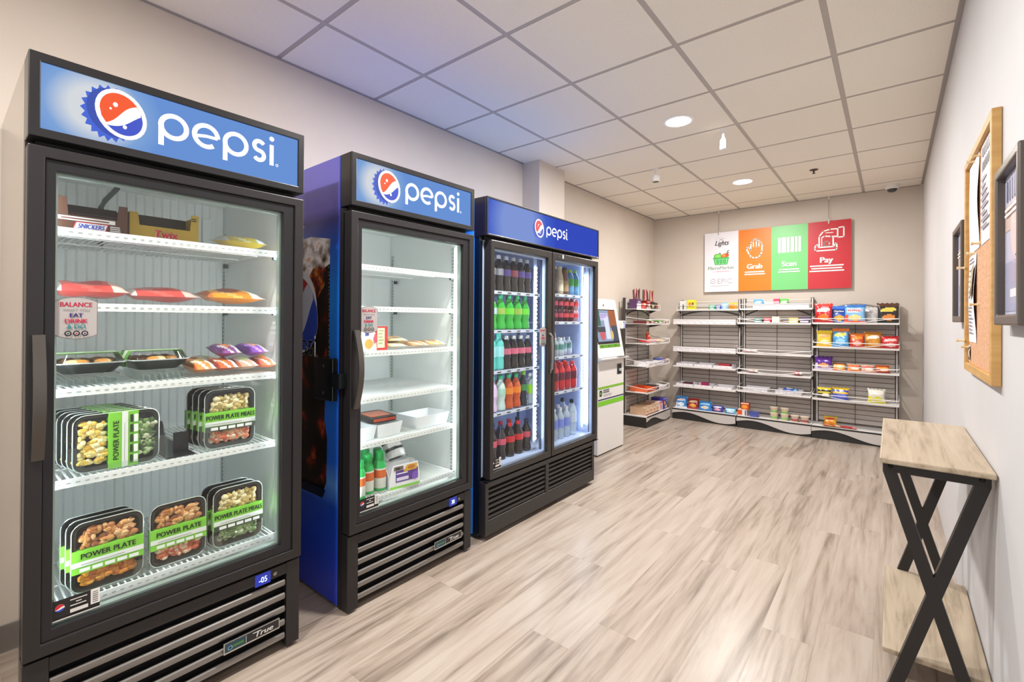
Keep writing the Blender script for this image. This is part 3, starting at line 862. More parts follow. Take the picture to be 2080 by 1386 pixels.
ang = math.atan2(0.1055, 0.5465)
def onhead(u, w):   # matrix for a sheet lying on the tilted face, height along the slope from its foot
    return Matrix.Translation((0, -0.008, 0.8985)) @ Matrix.Rotation(-ang, 4, 'X')
a = Art().rect(0.03, 0.128, KW - 0.06, 0.462, '#17181c')
b_ = Art()
x0, x1, z0, z1 = 0.04, KW - 0.07, 0.152, 0.452
b_.rect(x0, z0, x1, z1, '#8fa3c4').rect(x0 + 0.28, z0 + 0.13, x1, z1, '#a2572a').rect(x0 + 0.30, z0, x1, z0 + 0.15, '#39455c').rect(x0, z0 + 0.15, x0 + 0.10, z1, '#2f6b5c')
b_.rect(x0 + 0.10, z0 + 0.20, x0 + 0.26, z1 - 0.03, '#cfc6ee').rect(x0 + 0.17, z0 + 0.02, x0 + 0.26, z0 + 0.24, '#dfe6fa').ell(x0 + 0.10, z0 + 0.07, 0.05, 0.06, '#d0606a').rect(x0 + 0.02, z0 + 0.09, x0 + 0.17, z0 + 0.14, '#37424e')
b_.ell(x0 + 0.29, z0 + 0.06, 0.03, 0.045, '#e0c46a').rect(x0 + 0.11, z0 + 0.25, x0 + 0.24, z0 + 0.257, '#8a78c8').rect(x0 + 0.11, z0 + 0.23, x0 + 0.22, z0 + 0.237, '#8a78c8')
a.build('screen_bezel', head, -0.0008, base=onhead(0, 0), rough=0.15)
b_.build('screen', head, -0.004, emit=0.85, base=onhead(0, 0))
g = Art().rect(0.05, 0.092, KW - 0.06, 0.124, '#86d02f')
for i in range(3):
    g.rect(0.08 + i * 0.14, 0.102, 0.11 + i * 0.14, 0.114, '#3c8a22')
g.build('key_strip', head, -0.0012, base=onhead(0, 0), emit=0.5)
Art().ell(0.26, 0.502, 0.010, 0.011, '#2a2a2c', n=10).build('camera_eye', head, -0.001, base=onhead(0, 0))
cr_ = MB().box(KW + 0.001, 0.02, 1.165, KW + 0.075, 0.10, 1.245).build('card_reader', WK, k, bevel=0.006)
Art().rect(KW + 0.02, 1.225, KW + 0.055, 1.236, '#3f3f6a').rect(KW + 0.035, 1.178, KW + 0.062, 1.222, '#9aa0e0').rect(KW + 0.03, 1.168, KW + 0.06, 1.174, '#3f3f6a').build('reader_screen', cr_, 0.02)

# ------------------------------------------------------------------ display racks
POST = mat('#4a4644', 0.45, 0.2)
POSTL = mat('#dcd8d4', 0.4)
SLAT = mat('#b9b1aa', 0.55)
SHELF = mat('#e4e2e1', 0.4)
WIRE = mat('#efedeb', 0.35)
KICKS = mat('#c9c4c0', 0.4, 0.1)
def rack(label, loc, rot, W, shelves, top, style, D=0.33, name='snack_rack'):
    t = thing(name, label, 'display rack', loc, rot, 'slatted snack racks')
    PT = top
    yb = D - 0.05
    for x in (0.006, W - 0.036):
        p = MB().box(x, yb, 0.136, x + 0.030, yb + 0.035, PT).build('post', POST, t)
        MB().box(x + 0.009, yb - 0.003, 0.14, x + 0.021, yb - 0.0002, PT - 0.004).build('post_strip', POSTL, p)
    z = 0.16
    sm = MB().prism([(yb + 0.004, 0.0), (yb + 0.012, 0.002), (yb + 0.012, 0.046), (yb + 0.002, 0.044)], 0.0365, W - 0.0365, 'x').mesh('slat', SLAT)
    while z < PT - 0.06 - (0.10 if style == 'arch' else 0):
        o = bpy.data.objects.new('slat', sm); C.objects.link(o); o.parent = t; o.location = (0, 0, z); z += 0.0505
    MB().box(W / 2 - 0.003, yb - 0.002, 0.14, W / 2 + 0.003, yb + 0.0015, PT - 0.06).build('centre_rod', mat('#5a534e', 0.5), t)
    # base
    MB().box(0, 0.012, 0.0, W, D, 0.120).build('base', mat('#242322', 0.5), t, bevel=0.003)
    MB().box(0, 0.004, 0.1205, W, D, 0.135).build('deck', SHELF, t)
    MB().box(0, 0.0, 0.1205, W, 0.0038, 0.1355).build('deck_edge', BLACK, t)
    n = 36; lo = []
    for i in range(n + 1):
        s = i / n
        lo.append((W * s, 0.012 + 0.104 * max(0.05, (0.44 + 0.40 * math.sin(2 * math.pi * (s * 0.86 + 0.06))))))
    MB().prism(lo + [(W, 0.1195), (0, 0.1195)], 0.002, 0.0115, 'y').build('wave_panel', KICKS, t)
    # shelves
    for i, (z, kind) in enumerate(shelves):
        y0 = 0.02 if kind != 'top' else 0.14
        s = MB().box(0.004, y0, z - 0.006, W - 0.004, yb - 0.004, z).build('shelf', SHELF, t)
        MB().box(0.004, y0 - 0.003, z - 0.014, W - 0.004, y0 - 0.0002, z + 0.004).build('shelf_edge', mat('#dedbd8', 0.4), s)
        if kind in ('wire', 'wave'):
            MB().tube([(0.006, y0 - 0.006, z - 0.004), (0.006, y0 - 0.006, z + 0.046), (W - 0.006, y0 - 0.006, z + 0.046), (W - 0.006, y0 - 0.006, z - 0.004)], 0.0035, 6).build('front_rail', WIRE, s, True)
            pts = [(0.01 + (W - 0.02) * q / 16, y0 - 0.007, z + 0.024 + 0.020 * math.cos(2 * math.pi * q / 16)) for q in range(17)]
            MB().tube(pts, 0.003, 6).build('wave_wire', WIRE, s, True)
            for sx in (0.006, W - 0.006):
                MB().tube([(sx, y0 - 0.006, z + 0.046), (sx, yb - 0.006, z + 0.075)], 0.003, 6).build('side_rail', WIRE, s, True)
        if kind == 'strip':
            st = MB().box(0.004, y0 - 0.007, z - 0.010, W - 0.004, y0 - 0.0035, z + 0.052).build('label_strip', mat('#e6e3e4', 0.35), s)
            ar = Art()
            for q in range(9):
                x = 0.03 + q * (W - 0.06) / 9
                ar.rect(x, z + 0.004, x + 0.05, z + 0.026, '#f4f2f4').rect(x + 0.004, z + 0.010, x + 0.03, z + 0.014, '#9a8fa8')
            ar.rect(0.004, z + 0.032, W - 0.004, z + 0.035, '#b5afb2').build('price_tags', st, y0 - 0.007)
        if kind == 'top':
            MB().tube([(0.006, y0 - 0.004, z), (0.006, y0 - 0.004, z + 0.055), (W - 0.006, y0 - 0.004, z + 0.055), (W - 0.006, y0 - 0.004, z)], 0.003, 6).build('front_rail', WIRE, s, True)
            for q in range(3):
                MB().tube([(0.04, yb - 0.002, z + 0.04 + 0.032 * q), (W - 0.04, yb - 0.002, z + 0.04 + 0.032 * q)], 0.0025, 6).build('back_rail', WIRE, s, True)
        for sx in (0.008, W - 0.014):
            MB().prism([(y0 + 0.03, z - 0.0065), (yb - 0.001, z - 0.0065), (yb - 0.001, z - 0.055)], sx, sx + 0.004, 'x').build('bracket', POST, s)
    if style in ('arch', 'brace'):
        zt = PT - 0.12 if style == 'arch' else shelves[0][0] - 0.075
        pts = [(0.02 + (W - 0.04) * q / 16, yb - 0.006, zt + (0.115 if style == 'arch' else 0.062) * math.sin(math.pi * q / 16) ** 0.8) for q in range(17)]
        MB().tube(pts, 0.008, 6).build('arch_bar', mat('#4c4845', 0.35, 0.5) if style == 'brace' else mat('#8f8b88', 0.3, 0.6), t, True)
    if style == 'diag':
        z = shelves[0][0]
        for xa_, xb_ in ((0.03, 0.17), (W - 0.03, W - 0.17)):
            MB().tube([(xa_, yb - 0.006, z - 0.075), (xb_, yb - 0.006, z - 0.012)], 0.007, 6).build('brace', mat('#4c4845', 0.35, 0.5), t, True)
    return t
rk1 = rack('snack rack along the left wall, end-on behind the checkout kiosk', (-2.172, 5.25, 0), 90, 0.735, [(1.388, 'top'), (1.212, 'wire'), (0.975, 'wire'), (0.712, 'wire'), (0.402, 'wire')], 1.52, 'brace', name='snack_rack')
rk2 = rack('snack rack on the back wall below the white part of the sign', (-2.163, 6.020, 0), 0, 0.745, [(1.390, 'top'), (1.215, 'strip'), (0.870, 'strip'), (0.675, 'flat'), (0.420, 'flat')], 1.52, 'brace')
rk3 = rack('half-empty snack rack on the back wall, between two racks below the green panel', (-1.405, 6.015, 0), 0, 0.738, [(1.395, 'top'), (1.228, 'wave'), (0.877, 'wave'), (0.645, 'wave'), (0.432, 'wave')], 1.52, 'diag')
rk4 = rack('arch-topped snack rack with chip bags at the right end of the back wall', (-0.662, 6.005, 0), 0, 0.725, [(1.235, 'wave'), (0.981, 'wave'), (0.733, 'wave'), (0.425, 'wave')], 1.44, 'arch')

# ------------------------------------------------------------------ hanging sign on the back wall
sg = thing('market_sign', 'wide hanging sign with white, orange, green and red panels over the racks', 'sign', (-1.86, 6.318, 1.617))
SW, SH_ = 1.52, 0.75
MB().box(0, 0, 0, SW, 0.012, SH_).build('board', mat('#dcd9d8', 0.5), sg)
e = [0.0, 0.400, 0.760, 1.125, SW]
cols = ['#e4e2e8', '#ea7a14', '#6fc474', '#c01a28']
panels = []
for i in range(4):
    panels.append(MB().box(e[i], -0.003, 0, e[i + 1], -0.0003, SH_).build('panel', mat(cols[i], 0.4), sg))
a = Art()
cx = 0.20
a.text('Lights', cx + 0.005, 0.585, 0.062, '#2b292c', shear=0.25, sx=0.78, bold=0.002)
a.stroke([(cx - 0.07, 0.665), (cx - 0.02, 0.682), (cx + 0.05, 0.668)], 0.004, '#b9b6ba').rect(cx - 0.02, 0.652, cx + 0.02, 0.660, '#8a878a')
a.poly([(cx - 0.092, 0.425), (cx + 0.092, 0.425), (cx + 0.074, 0.34), (cx - 0.074, 0.34)], '#3f9c4c').poly([(cx - 0.082, 0.418), (cx + 0.082, 0.418), (cx + 0.068, 0.347), (cx - 0.068, 0.347)], '#6fd07c')
for q in (-0.04, 0.0, 0.04):
    a.rrect(cx + q - 0.012, 0.358, cx + q + 0.012, 0.404, 0.009, '#2f7a3c')
    a.rrect(cx + q - 0.006, 0.364, cx + q + 0.006, 0.398, 0.005, '#6fd07c')
a.ell(cx - 0.04, 0.452, 0.046, 0.030, '#55a83c').ell(cx - 0.038, 0.450, 0.036, 0.023, '#86d85c').ell(cx + 0.045, 0.452, 0.048, 0.028, '#d8561e', 12).ell(cx + 0.035, 0.455, 0.02, 0.014, '#f09a4a')
a.stroke([(cx + 0.07, 0.470), (cx + 0.075, 0.505), (cx + 0.09, 0.515)], 0.009, '#47704a').stroke([(cx + 0.07, 0.475), (cx + 0.09, 0.49)], 0.008, '#47704a').stroke([(cx - 0.005, 0.478), (cx - 0.02, 0.49)], 0.008, '#4c5c4a')
a.rect(cx - 0.098, 0.424, cx + 0.098, 0.434, '#59b866')
a.text('MicroMarket', cx, 0.283, 0.040, '#8fa090', sx=1.03, bold=0.001).lines(cx - 0.06, cx + 0.10, 0.252, 1, 0.02, 0.009, '#e8b6bc', 0.05).rect(cx - 0.10, 0.252, cx - 0.085, 0.26, '#c4c0c4')
a.arc(cx - 0.095, 0.135, 0.028, 0, 360, 0.005, '#c8c4c9', 16).rect(cx - 0.108, 0.13, cx - 0.082, 0.136, '#c8c4c9').text('EPIC', cx + 0.045, 0.105, 0.062, '#bdb9be', sx=1.05).lines(cx - 0.12, cx + 0.10, 0.075, 1, 0.02, 0.006, '#d2ced4', 0.1)
prints = [a]; a = Art()
cx = 0.58
W_ = '#faf6f0'
hand = [(-0.090, 0.515), (-0.078, 0.535), (-0.06, 0.53), (-0.044, 0.495), (-0.040, 0.575), (-0.032, 0.600), (-0.018, 0.605), (-0.010, 0.622), (0.010, 0.628), (0.022, 0.612), (0.040, 0.612), (0.050, 0.588), (0.068, 0.582), (0.080, 0.560), (0.078, 0.47), (0.066, 0.43), (0.04, 0.404), (0.0, 0.396), (-0.034, 0.408), (-0.058, 0.44)]
a.stroke([(cx + u, v) for u, v in hand], 0.014, W_, closed=True)
for u, v in ((-0.014, 0.595), (0.018, 0.598), (0.046, 0.578)):
    a.stroke([(cx + u, v), (cx + u, 0.530)], 0.011, W_)
a.text('Grab', cx, 0.268, 0.058, W_, bold=0.004, sx=1.0).lines(cx - 0.12, cx + 0.12, 0.222, 2, 0.028, 0.014, W_, 0.12, 'c')
prints.append(a); a = Art()
cx = 0.94
for u, w_ in ((-0.112, 0.028), (-0.076, 0.046), (-0.022, 0.026), (0.014, 0.034), (0.058, 0.026), (0.092, 0.024)):
    a.rect(cx + u, 0.435, cx + u + w_, 0.612, '#f1f4ee')
for u in (-0.081, -0.027, 0.009, 0.051, 0.086):
    a.rect(cx + u, 0.435, cx + u + 0.003, 0.612, '#8d9690')
a.text('Scan', cx, 0.275, 0.058, '#f1f8ee', bold=0.004).lines(cx - 0.11, cx + 0.11, 0.230, 2, 0.028, 0.013, '#f1f8ee', 0.12, 'c')
prints.append(a); a = Art()
cx = 1.30
a.stroke([(cx - 0.10, 0.425), (cx + 0.085, 0.425), (cx + 0.095, 0.445), (cx + 0.090, 0.495), (cx + 0.070, 0.497), (cx + 0.070, 0.462), (cx - 0.075, 0.462), (cx - 0.075, 0.495), (cx - 0.10, 0.492), (cx - 0.112, 0.45)], 0.013, W_, closed=True)
a.stroke([(cx - 0.068, 0.465), (cx - 0.070, 0.585), (cx - 0.030, 0.640), (cx + 0.03, 0.655), (cx + 0.10, 0.655), (cx + 0.10, 0.57), (cx + 0.04, 0.575), (cx - 0.02, 0.585), (cx - 0.045, 0.570)], 0.013, W_).stroke([(cx + 0.06, 0.465), (cx + 0.06, 0.57)], 0.013, W_)
a.stroke([(cx - 0.045, 0.47), (cx - 0.045, 0.57)], 0.008, W_).stroke([(cx + 0.10, 0.665), (cx + 0.155, 0.672), (cx + 0.155, 0.562), (cx + 0.10, 0.56)], 0.012, W_, closed=True).stroke([(cx - 0.01, 0.62), (cx + 0.06, 0.618)], 0.008, W_)
a.arc(cx + 0.0, 0.497, 0.026, 0, 360, 0.010, W_, 16)
a.text('Pay', cx, 0.290, 0.062, W_, bold=0.004).lines(cx - 0.16, cx + 0.16, 0.248, 3, 0.029, 0.014, W_, 0.25, 'c')
prints.append(a)
for a, p in zip(prints, panels):
    s = a.build('panel_print', p, -0.003); s['kind'] = 'stuff'
for x in (0.168, 1.318):
    MB().tube([(x, 0.006, SH_ - 0.012), (x, 0.006, ZC - 1.617 - 0.02)], 0.0018, 6).build('wire', mat('#6b6562', 0.4, 0.5), sg, True)
    MB().lathe([(0.004, 0), (0.009, 0.004), (0.010, 0.030), (0.006, 0.034)], 10, (x, 0.004, ZC - 1.617 - 0.0345)).build('ceiling_clip', mat('#d8d4d0', 0.4), sg, True)
    MB().box(x - 0.006, -0.007, SH_ - 0.03, x + 0.006, -0.0035, SH_ + 0.02).build('grip', mat('#b9b3ae', 0.3, 0.6), sg, bevel=0.001)

# ------------------------------------------------------------------ right wall: cork board, frames
def wallthing(name, label, cat, y, z, group=None):
    return thing(name, label, cat, (XR - 0.001, y, z), -90, group)
cb = wallthing('cork_board', 'cork notice board with pale wood frame on the right wall', 'notice board', 2.582, 1.066)
W, H = 0.65, 0.80
MB().frame(0, 0, W, H, 0.028, 0.028, 0.028, 0.028, -0.022, 0).build('frame', noise_mat('pine', ['#b98f52', '#cfa566'], nscale=8, scale=(1, 1, 6), rough=0.5), cb, bevel=0.002)
MB().box(0.0285, -0.010, 0.0285, W - 0.0285, -0.001, H - 0.0285).build('cork', noise_mat('cork', ['#b98763', '#cf9f7a', '#d8ad8a'], nscale=120, rough=0.9, bump=0.4, bscale=200), cb)
def paper(label, x0, z0, w, h, fn, col='#eceaf0', curl=0.006):
    t = wallthing('paper_notice', label, 'paper', 2.582 - x0, 1.066 + z0, 'papers pinned to the cork board')
    n, mm = 8, MB()
    vs = []
    for i in range(n + 1):
        for j in range(3):
            s = i / n
            vs.append((w * j / 2, -0.0115 - curl * (0.5 - 0.5 * math.cos(2 * math.pi * s)) * (0.3 + 0.7 * j / 2), h * s))
    fs = [(i * 3 + j, i * 3 + j + 1, (i + 1) * 3 + j + 1, (i + 1) * 3 + j) for i in range(n) for j in range(2)]
    mm.add(vs, fs); sheet = mm.build('sheet', mat(col, 0.7), t, True)
    a = Art(); fn(a)
    a2 = a.build('print', t, 0); a2['kind'] = 'stuff'
    me = a2.data
    for v in me.vertices:
        s = v.co.z / h; u = v.co.x / w
        v.co.y = v.co.y - 0.0118 - curl * (0.5 - 0.5 * math.cos(2 * math.pi * s)) * (0.3 + 0.7 * u)
    return t
def p1(a): pass
def p2(a):
    [a.rect(0.03 + 0.033 * i, z, 0.052 + 0.033 * i, z + 0.033, '#6a6770') for z in (0.235, 0.283) for i in range(6)]; a.lines(0.03, 0.2, 0.20, 8, 0.022, 0.009, '#8d8a94', 0.5)
def p3(a):
    a.lines(0.02, 0.16, 0.46, 2, 0.02, 0.009, '#77747e', 0.4).lines(0.02, 0.09, 0.40, 6, 0.03, 0.008, '#9a97a0', 0.5).lines(0.02, 0.18, 0.19, 8, 0.02, 0.007, '#8d8a94', 0.6)
    a.poly([(0.11, 0.40), (0.19, 0.43), (0.19, 0.26), (0.11, 0.235)], '#6c5a48').poly([(0.115, 0.39), (0.185, 0.415), (0.185, 0.30), (0.115, 0.28)], '#b9ac8e')
paper('blank white sheet pinned at the upper left of the cork board', 0.055, 0.44, 0.26, 0.33, p1)
paper('printed notice with large heading at the upper right of the cork board', 0.36, 0.440, 0.255, 0.325, p2)
paper('long white flyer with small photo hanging below the blank sheet', 0.045, 0.11, 0.20, 0.32, lambda a: (p3(a), a.xform(lambda x, z: (x, z * 0.66))), curl=0.008)
paper('tiny dark card pinned at the lower left of the cork board', 0.032, 0.036, 0.05, 0.06, lambda a: a.rect(0.004, 0.004, 0.046, 0.056, '#4a4648'), curl=0.003)
pinm = mat('#e2c79a', 0.35)
for i, (x, z, lab) in enumerate([(0.19, 0.765, 'above the blank sheet'), (0.335, 0.748, 'between the two upper sheets'), (0.325, 0.452, 'under the blank sheet'), (0.20, 0.432, 'at the top of the long flyer'), (0.03, 0.395, 'on the left frame beside the flyer'),
                                 (0.29, 0.245, 'right of the long flyer'), (0.028, 0.112, 'at the foot of the long flyer'), (0.04, 0.088, 'holding the tiny dark card')]):
    t = wallthing('push_pin', 'pale wooden push pin ' + lab, 'push pin', 2.582 - x, 1.066 + z, 'push pins on the cork board')
    o = MB().lathe([(0.006, 0), (0.004, 0.006), (0.003, 0.014), (0.006, 0.020), (0.006, 0.023)], 10).build('head', pinm, t, True)
    o.matrix_local = Matrix.Translation((0, -0.0105 if x > 0.03 else -0.0225, 0)) @ Matrix.Rotation(math.radians(90), 4, 'X')
def picture(label, y, z, w, h, fn, col, depth=0.030):
    t = wallthing('picture_frame', label, 'picture frame', y, z, 'framed posters on the right wall')
    MB().frame(0, 0, w, h, 0.022, 0.022, 0.026, 0.022, -depth, 0).build('frame', mat('#5c5550', 0.32, 0.3), t, bevel=0.004)
    MB().box(0.0225, -0.012, 0.0265, w - 0.0225, -0.001, h - 0.0225).build('poster', mat(col, 0.5), t)
    a = Art(); fn(a, w, h); a.build('poster_print', t, -0.012)
    MB().box(0.0225, -0.016, 0.0265, w - 0.0225, -0.0145, h - 0.0225).build('glass', PICGLASS, t)
def pa(a, w, h):
    a.rect(0.03, 0.24, w - 0.03, h - 0.10, '#d9bfb4').rect(0.03, 0.035, w - 0.03, 0.16, '#a9abc6').ell(w * 0.5, 0.24, 0.05, 0.07, '#dfd3d2').rect(0.10, 0.07, 0.22, 0.09, '#eceaf2')
    for i in range(7):
        a.rect(0.05 + i * 0.03, h - 0.09, 0.065 + i * 0.03, h - 0.035, '#8f94b4')
    a.lines(0.05, w - 0.05, h - 0.115, 2, 0.014, 0.006, '#f2eef2')
picture('dark-framed poster nearest the camera at the right edge', 1.813, 1.242, 0.31, 0.405, pa, '#c9c6da')
picture('smaller dark-framed poster on the right wall beyond the cork board', 2.940, 1.249, 0.335, 0.41, pa, '#cfcade')

# ------------------------------------------------------------------ console table
ct = thing('console_table', 'narrow console table with wood top and crossed black legs by the right wall', 'table', (-0.030, 1.975, 0))
MB().box(0, 0, 0.787, 0.268, 0.83, 0.805).build('table_top', TABLEWOOD, ct, bevel=0.004)
MB().box(0.008, 0.075, 0.135, 0.268, 0.765, 0.152).build('lower_shelf', TABLEWOOD, ct, bevel=0.003)
BK = mat('#2c2a29', 0.42, 0.3)
for y in (0.045, 0.755):
    MB().box(0.008, y, 0.752, 0.262, y + 0.028, 0.7865).build('top_bar', BK, ct)
    for s in (0, 1):
        xa_, xb_ = (0.008, 0.262) if s == 0 else (0.262, 0.008)
        sg_ = 1 if s == 0 else -1
        MB().prism([(xa_, 0.752), (xa_ + sg_ * 0.036, 0.752), (xb_, 0.0), (xb_ - sg_ * 0.036, 0.0)], y + (0.0005 if s else 0.0), y + (0.0275 if s else 0.028), 'y').build('crossed_leg', BK, ct)
    for x in (0.028, 0.242):
        MB().lathe([(0.007, 0), (0.005, 0.003)], 10).build('bolt', mat('#141312', 0.3, 0.5), ct, True).matrix_local = Matrix.Translation((x, y, 0.772)) @ Matrix.Rotation(math.radians(90), 4, 'X')
# ------------------------------------------------------------------ goods
ORD = ['leftmost', 'second from left', 'third from left', 'fourth from left', 'fifth from left', 'sixth from left']
def W2(root, lx, ly, lz):
    """a point in a cooler's or rack's own frame -> room"""
    c, s = round(math.cos(root.rotation_euler[2])), round(math.sin(root.rotation_euler[2]))
    return (root.location[0] + c * lx - s * ly, root.location[1] + s * lx + c * ly, lz)
def rotof(root): return math.degrees(root.rotation_euler[2])

# --- bottles (local: base at z = 0)
CLEAR = mat('#cfe0ee', 0.08, coat=0.6, alpha=0.55)
_bot = {}
def bottle_proto(style, liquid, labelc, capc, H, r):
    key = (style, liquid, labelc, capc, H, r)
    if key in _bot:
        return dup(_bot[key])
    t = thing('drink_bottle', 'x', 'bottle')
    lm = CLEAR if liquid == 'clear' else mat(liquid, 0.1, coat=0.7)
    if style == 'can':
        MB().lathe([(r * 0.78, 0), (r, 0.008), (r, H - 0.012), (r * 0.82, H - 0.002)], 14, caps=True).build('can', mat(liquid, 0.25, 0.4), t, True)
        MB().lathe([(r * 0.80, H - 0.0018), (r * 0.78, H + 0.0005), (0.0, H - 0.001)], 14, caps=False).build('lid', CHROME, t, True)
        MB().lathe([(r * 1.006, H * 0.35), (r * 1.006, H * 0.7)], 14, caps=False).build('label', mat(labelc, 0.35), t, True)
    else:
        if style == 'soda':
            body = [(r * 0.72, 0.0), (r * 0.95, 0.006), (r, 0.02), (r * 0.93, H * 0.16), (r * 0.82, H * 0.28), (r * 0.95, H * 0.40), (r * 0.97, H * 0.44), (r * 0.97, H * 0.62), (r * 0.93, H * 0.66), (r * 0.70, H * 0.76), (r * 0.42, H * 0.86), (r * 0.36, H * 0.90)]
            lb = (0.44, 0.62)
        elif style == 'straight':
            body = [(r * 0.8, 0.0), (r, 0.008), (r, H * 0.25), (r * 0.95, H * 0.30), (r, H * 0.35), (r, H * 0.66), (r * 0.92, H * 0.74), (r * 0.5, H * 0.86), (r * 0.42, H * 0.90)]
            lb = (0.36, 0.64)
        else:  # 'milk' wide mouth
            body = [(r * 0.85, 0.0), (r, 0.008), (r, H * 0.55), (r * 0.86, H * 0.68), (r * 0.66, H * 0.80), (r * 0.62, H * 0.90)]
            lb = (0.12, 0.50)
        MB().lathe(body, 14).build('body', lm, t, True)
        n = 14
        def rad(z):
            for (ra, za), (rb, zb) in zip(body, body[1:]):
                if za <= z <= zb: return ra + (rb - ra) * (z - za) / max(1e-6, zb - za)
            return r
        zz = [H * (lb[0] + (lb[1] - lb[0]) * i / 4) for i in range(5)]
        l = MB().lathe([(rad(z) + 0.0006, z) for z in zz], 14, caps=False).build('label', mat(labelc, 0.35), t, True)
        cr = r * (0.46 if style != 'milk' else 0.68)
        MB().lathe([(cr, H * 0.895), (cr, H * 0.985), (cr * 0.9, H)], 12).build('cap', mat(capc, 0.35), t, True)
    _bot[key] = t
    return t
def row(root, z, y, items, x0, dx, where, behind=True, group=None):
    for i, it in enumerate(items):
        if it is None: continue
        desc, style, liq, lab, cap, H, r = it
        b = bottle_proto(style, liq, lab, cap, H, r)
        put(b, W2(root, x0 + dx * i, y, z), rotof(root), '%s, %s in front, %s' % (desc, ORD[i], where), 'can' if style == 'can' else 'bottle', group)
        b.name = 'drink_can' if style == 'can' else 'drink_bottle'
        if behind:
            b2 = bottle_proto(style, liq, lab, cap, H, r)
            put(b2, W2(root, x0 + dx * i + R.uniform(-0.003, 0.003), y + 2 * r + 0.008, z), rotof(root), '%s behind the %s one, %s' % (desc, ORD[i].replace(' from left', ''), where), 'can' if style == 'can' else 'bottle', group)
            b2.name = 'drink_can' if style == 'can' else 'drink_bottle'
ld, rd = 'left cooler door', 'right cooler door'
colaw = ('dark cola bottle, white label', 'soda', '#1c1210', '#c9cedd', '#e6e8ee', 0.222, 0.033)
colap = ('dark cola bottle, violet label', 'soda', '#1c1210', '#7a68c4', '#e6e8ee', 0.222, 0.033)
colat = ('dark cola bottle, striped label', 'soda', '#1c1210', '#c8687e', '#e6e8ee', 0.222, 0.033)
gw = ('green soda bottle, pale label', 'soda', '#2fae3a', '#b9d0e0', '#c4e05a', 0.215, 0.034)
g1 = ('green soda bottle, lime label', 'soda', '#2fae3a', '#6fdc3c', '#35b487', 0.215, 0.034)
g2 = ('green soda bottle, red-marked label', 'soda', '#2fae3a', '#9ab850', '#35b487', 0.215, 0.034)
teal = ('teal drink bottle', 'straight', '#5cc9c2', '#9fe0e6', '#57cfc4', 0.225, 0.036)
pinkc = ('dark cola bottle, pink label', 'soda', '#1d1016', '#d26a86', '#d9dbe6', 0.205, 0.033)
lav = ('pale pink drink bottle', 'soda', '#d9b9dc', '#e4cbe4', '#4cc08c', 0.215, 0.033)
pale = ('pale clear soda bottle, green cap', 'soda', '#c4dcd4', '#a9d2c0', '#2fb07c', 0.215, 0.034)
oran = ('orange soda bottle', 'soda', '#c8521a', '#f08a2a', '#2fb07c', 0.215, 0.033)
navy = ('dark bottle with green neck', 'soda', '#16243a', '#3c8a4c', '#8ad04a', 0.225, 0.033)
lime = ('clear bottle, bright lime label', 'straight', 'clear', '#9be01e', '#dfe6ee', 0.205, 0.036)
cola = ('cola bottle with red cap', 'soda', '#1a0e0c', '#d8303a', '#d8303a', 0.208, 0.034)
colb = ('dark-capped cola bottle', 'soda', '#1a1420', '#cf5a70', '#2a3050', 0.208, 0.034)
row(f3, 1.4225, 0.125, [colaw, colaw, colap, colat, colap, colap], 0.175, 0.0725, 'top shelf, ' + ld, True, 'bottles behind the left cooler door')
row(f3, 1.1865, 0.125, [gw, g2, g1, g2, g1], 0.185, 0.083, 'second shelf, ' + ld, True, 'bottles behind the left cooler door')
row(f3, 0.9405, 0.125, [teal, teal, pinkc, pinkc, pinkc, pinkc], 0.175, 0.075, 'third shelf, ' + ld, True, 'bottles behind the left cooler door')
row(f3, 0.6865, 0.125, [lav, pale, oran, oran, navy, lime], 0.195, 0.078, 'fourth shelf, ' + ld, True, 'bottles behind the left cooler door')
row(f3, 0.3810, 0.135, [colb, colb, cola, cola, colb], 0.205, 0.088, 'bottom of ' + ld, True, 'bottles behind the left cooler door')
dk = ('dark tea bottle', 'milk', '#3a2a34', '#51434c', '#dcd8d0', 0.20, 0.031)
cream = ('cream coffee bottle', 'milk', '#cfc4a8', '#e0d8c0', '#e6dfc8', 0.205, 0.031)
brown = ('brown coffee bottle', 'milk', '#7a4a38', '#a8886c', '#4a4446', 0.20, 0.031)
limeb = ('blue-green bottle, lime cap', 'straight', '#5a9ad0', '#3cb45a', '#a4e03a', 0.19, 0.031)
row(f3, 1.4345, 0.125, [dk, cream, brown, limeb, limeb], 0.86, 0.073, 'top shelf, ' + rd, True, 'bottles behind the right cooler door')
c1 = ('plum drink can', 'can', '#4a2236', '#b03a58', '#cccccc', 0.085, 0.031)
c2 = ('dark red drink can', 'can', '#5a1420', '#c8404a', '#cccccc', 0.085, 0.031)
c3 = ('silver-red drink can', 'can', '#c9a0ac', '#d23a4a', '#cccccc', 0.085, 0.031)
row(f3, 1.2375, 0.125, [c1, c1, c2, c2, c3], 0.86, 0.073, 'lower layer, second shelf, ' + rd, False, 'cans behind the right cooler door')
row(f3, 1.3235, 0.125, [c1, c1, c2, c2, c3], 0.86, 0.073, 'upper layer, second shelf, ' + rd, False, 'cans behind the right cooler door')
gold = ('amber drink bottle, gold label', 'milk', '#8a6a2c', '#c8a85a', '#2c2a30', 0.205, 0.031)
oblue = ('orange-labelled drink bottle', 'milk', '#7a80a8', '#e08a4a', '#3a3e6a', 0.205, 0.031)
cl1 = ('small teal-labelled bottle', 'straight', 'clear', '#5a8f8c', '#d5dbe6', 0.13, 0.029)
row(f3, 0.9885, 0.180, [oblue, gold, cl1, cl1, cl1], 0.86, 0.073, 'third shelf, ' + rd, False, 'bottles behind the right cooler door')
row(f3, 0.9885, 0.112, [cl1, cl1], 0.86, 0.073, 'third shelf glass side, ' + rd, False, 'bottles behind the right cooler door')
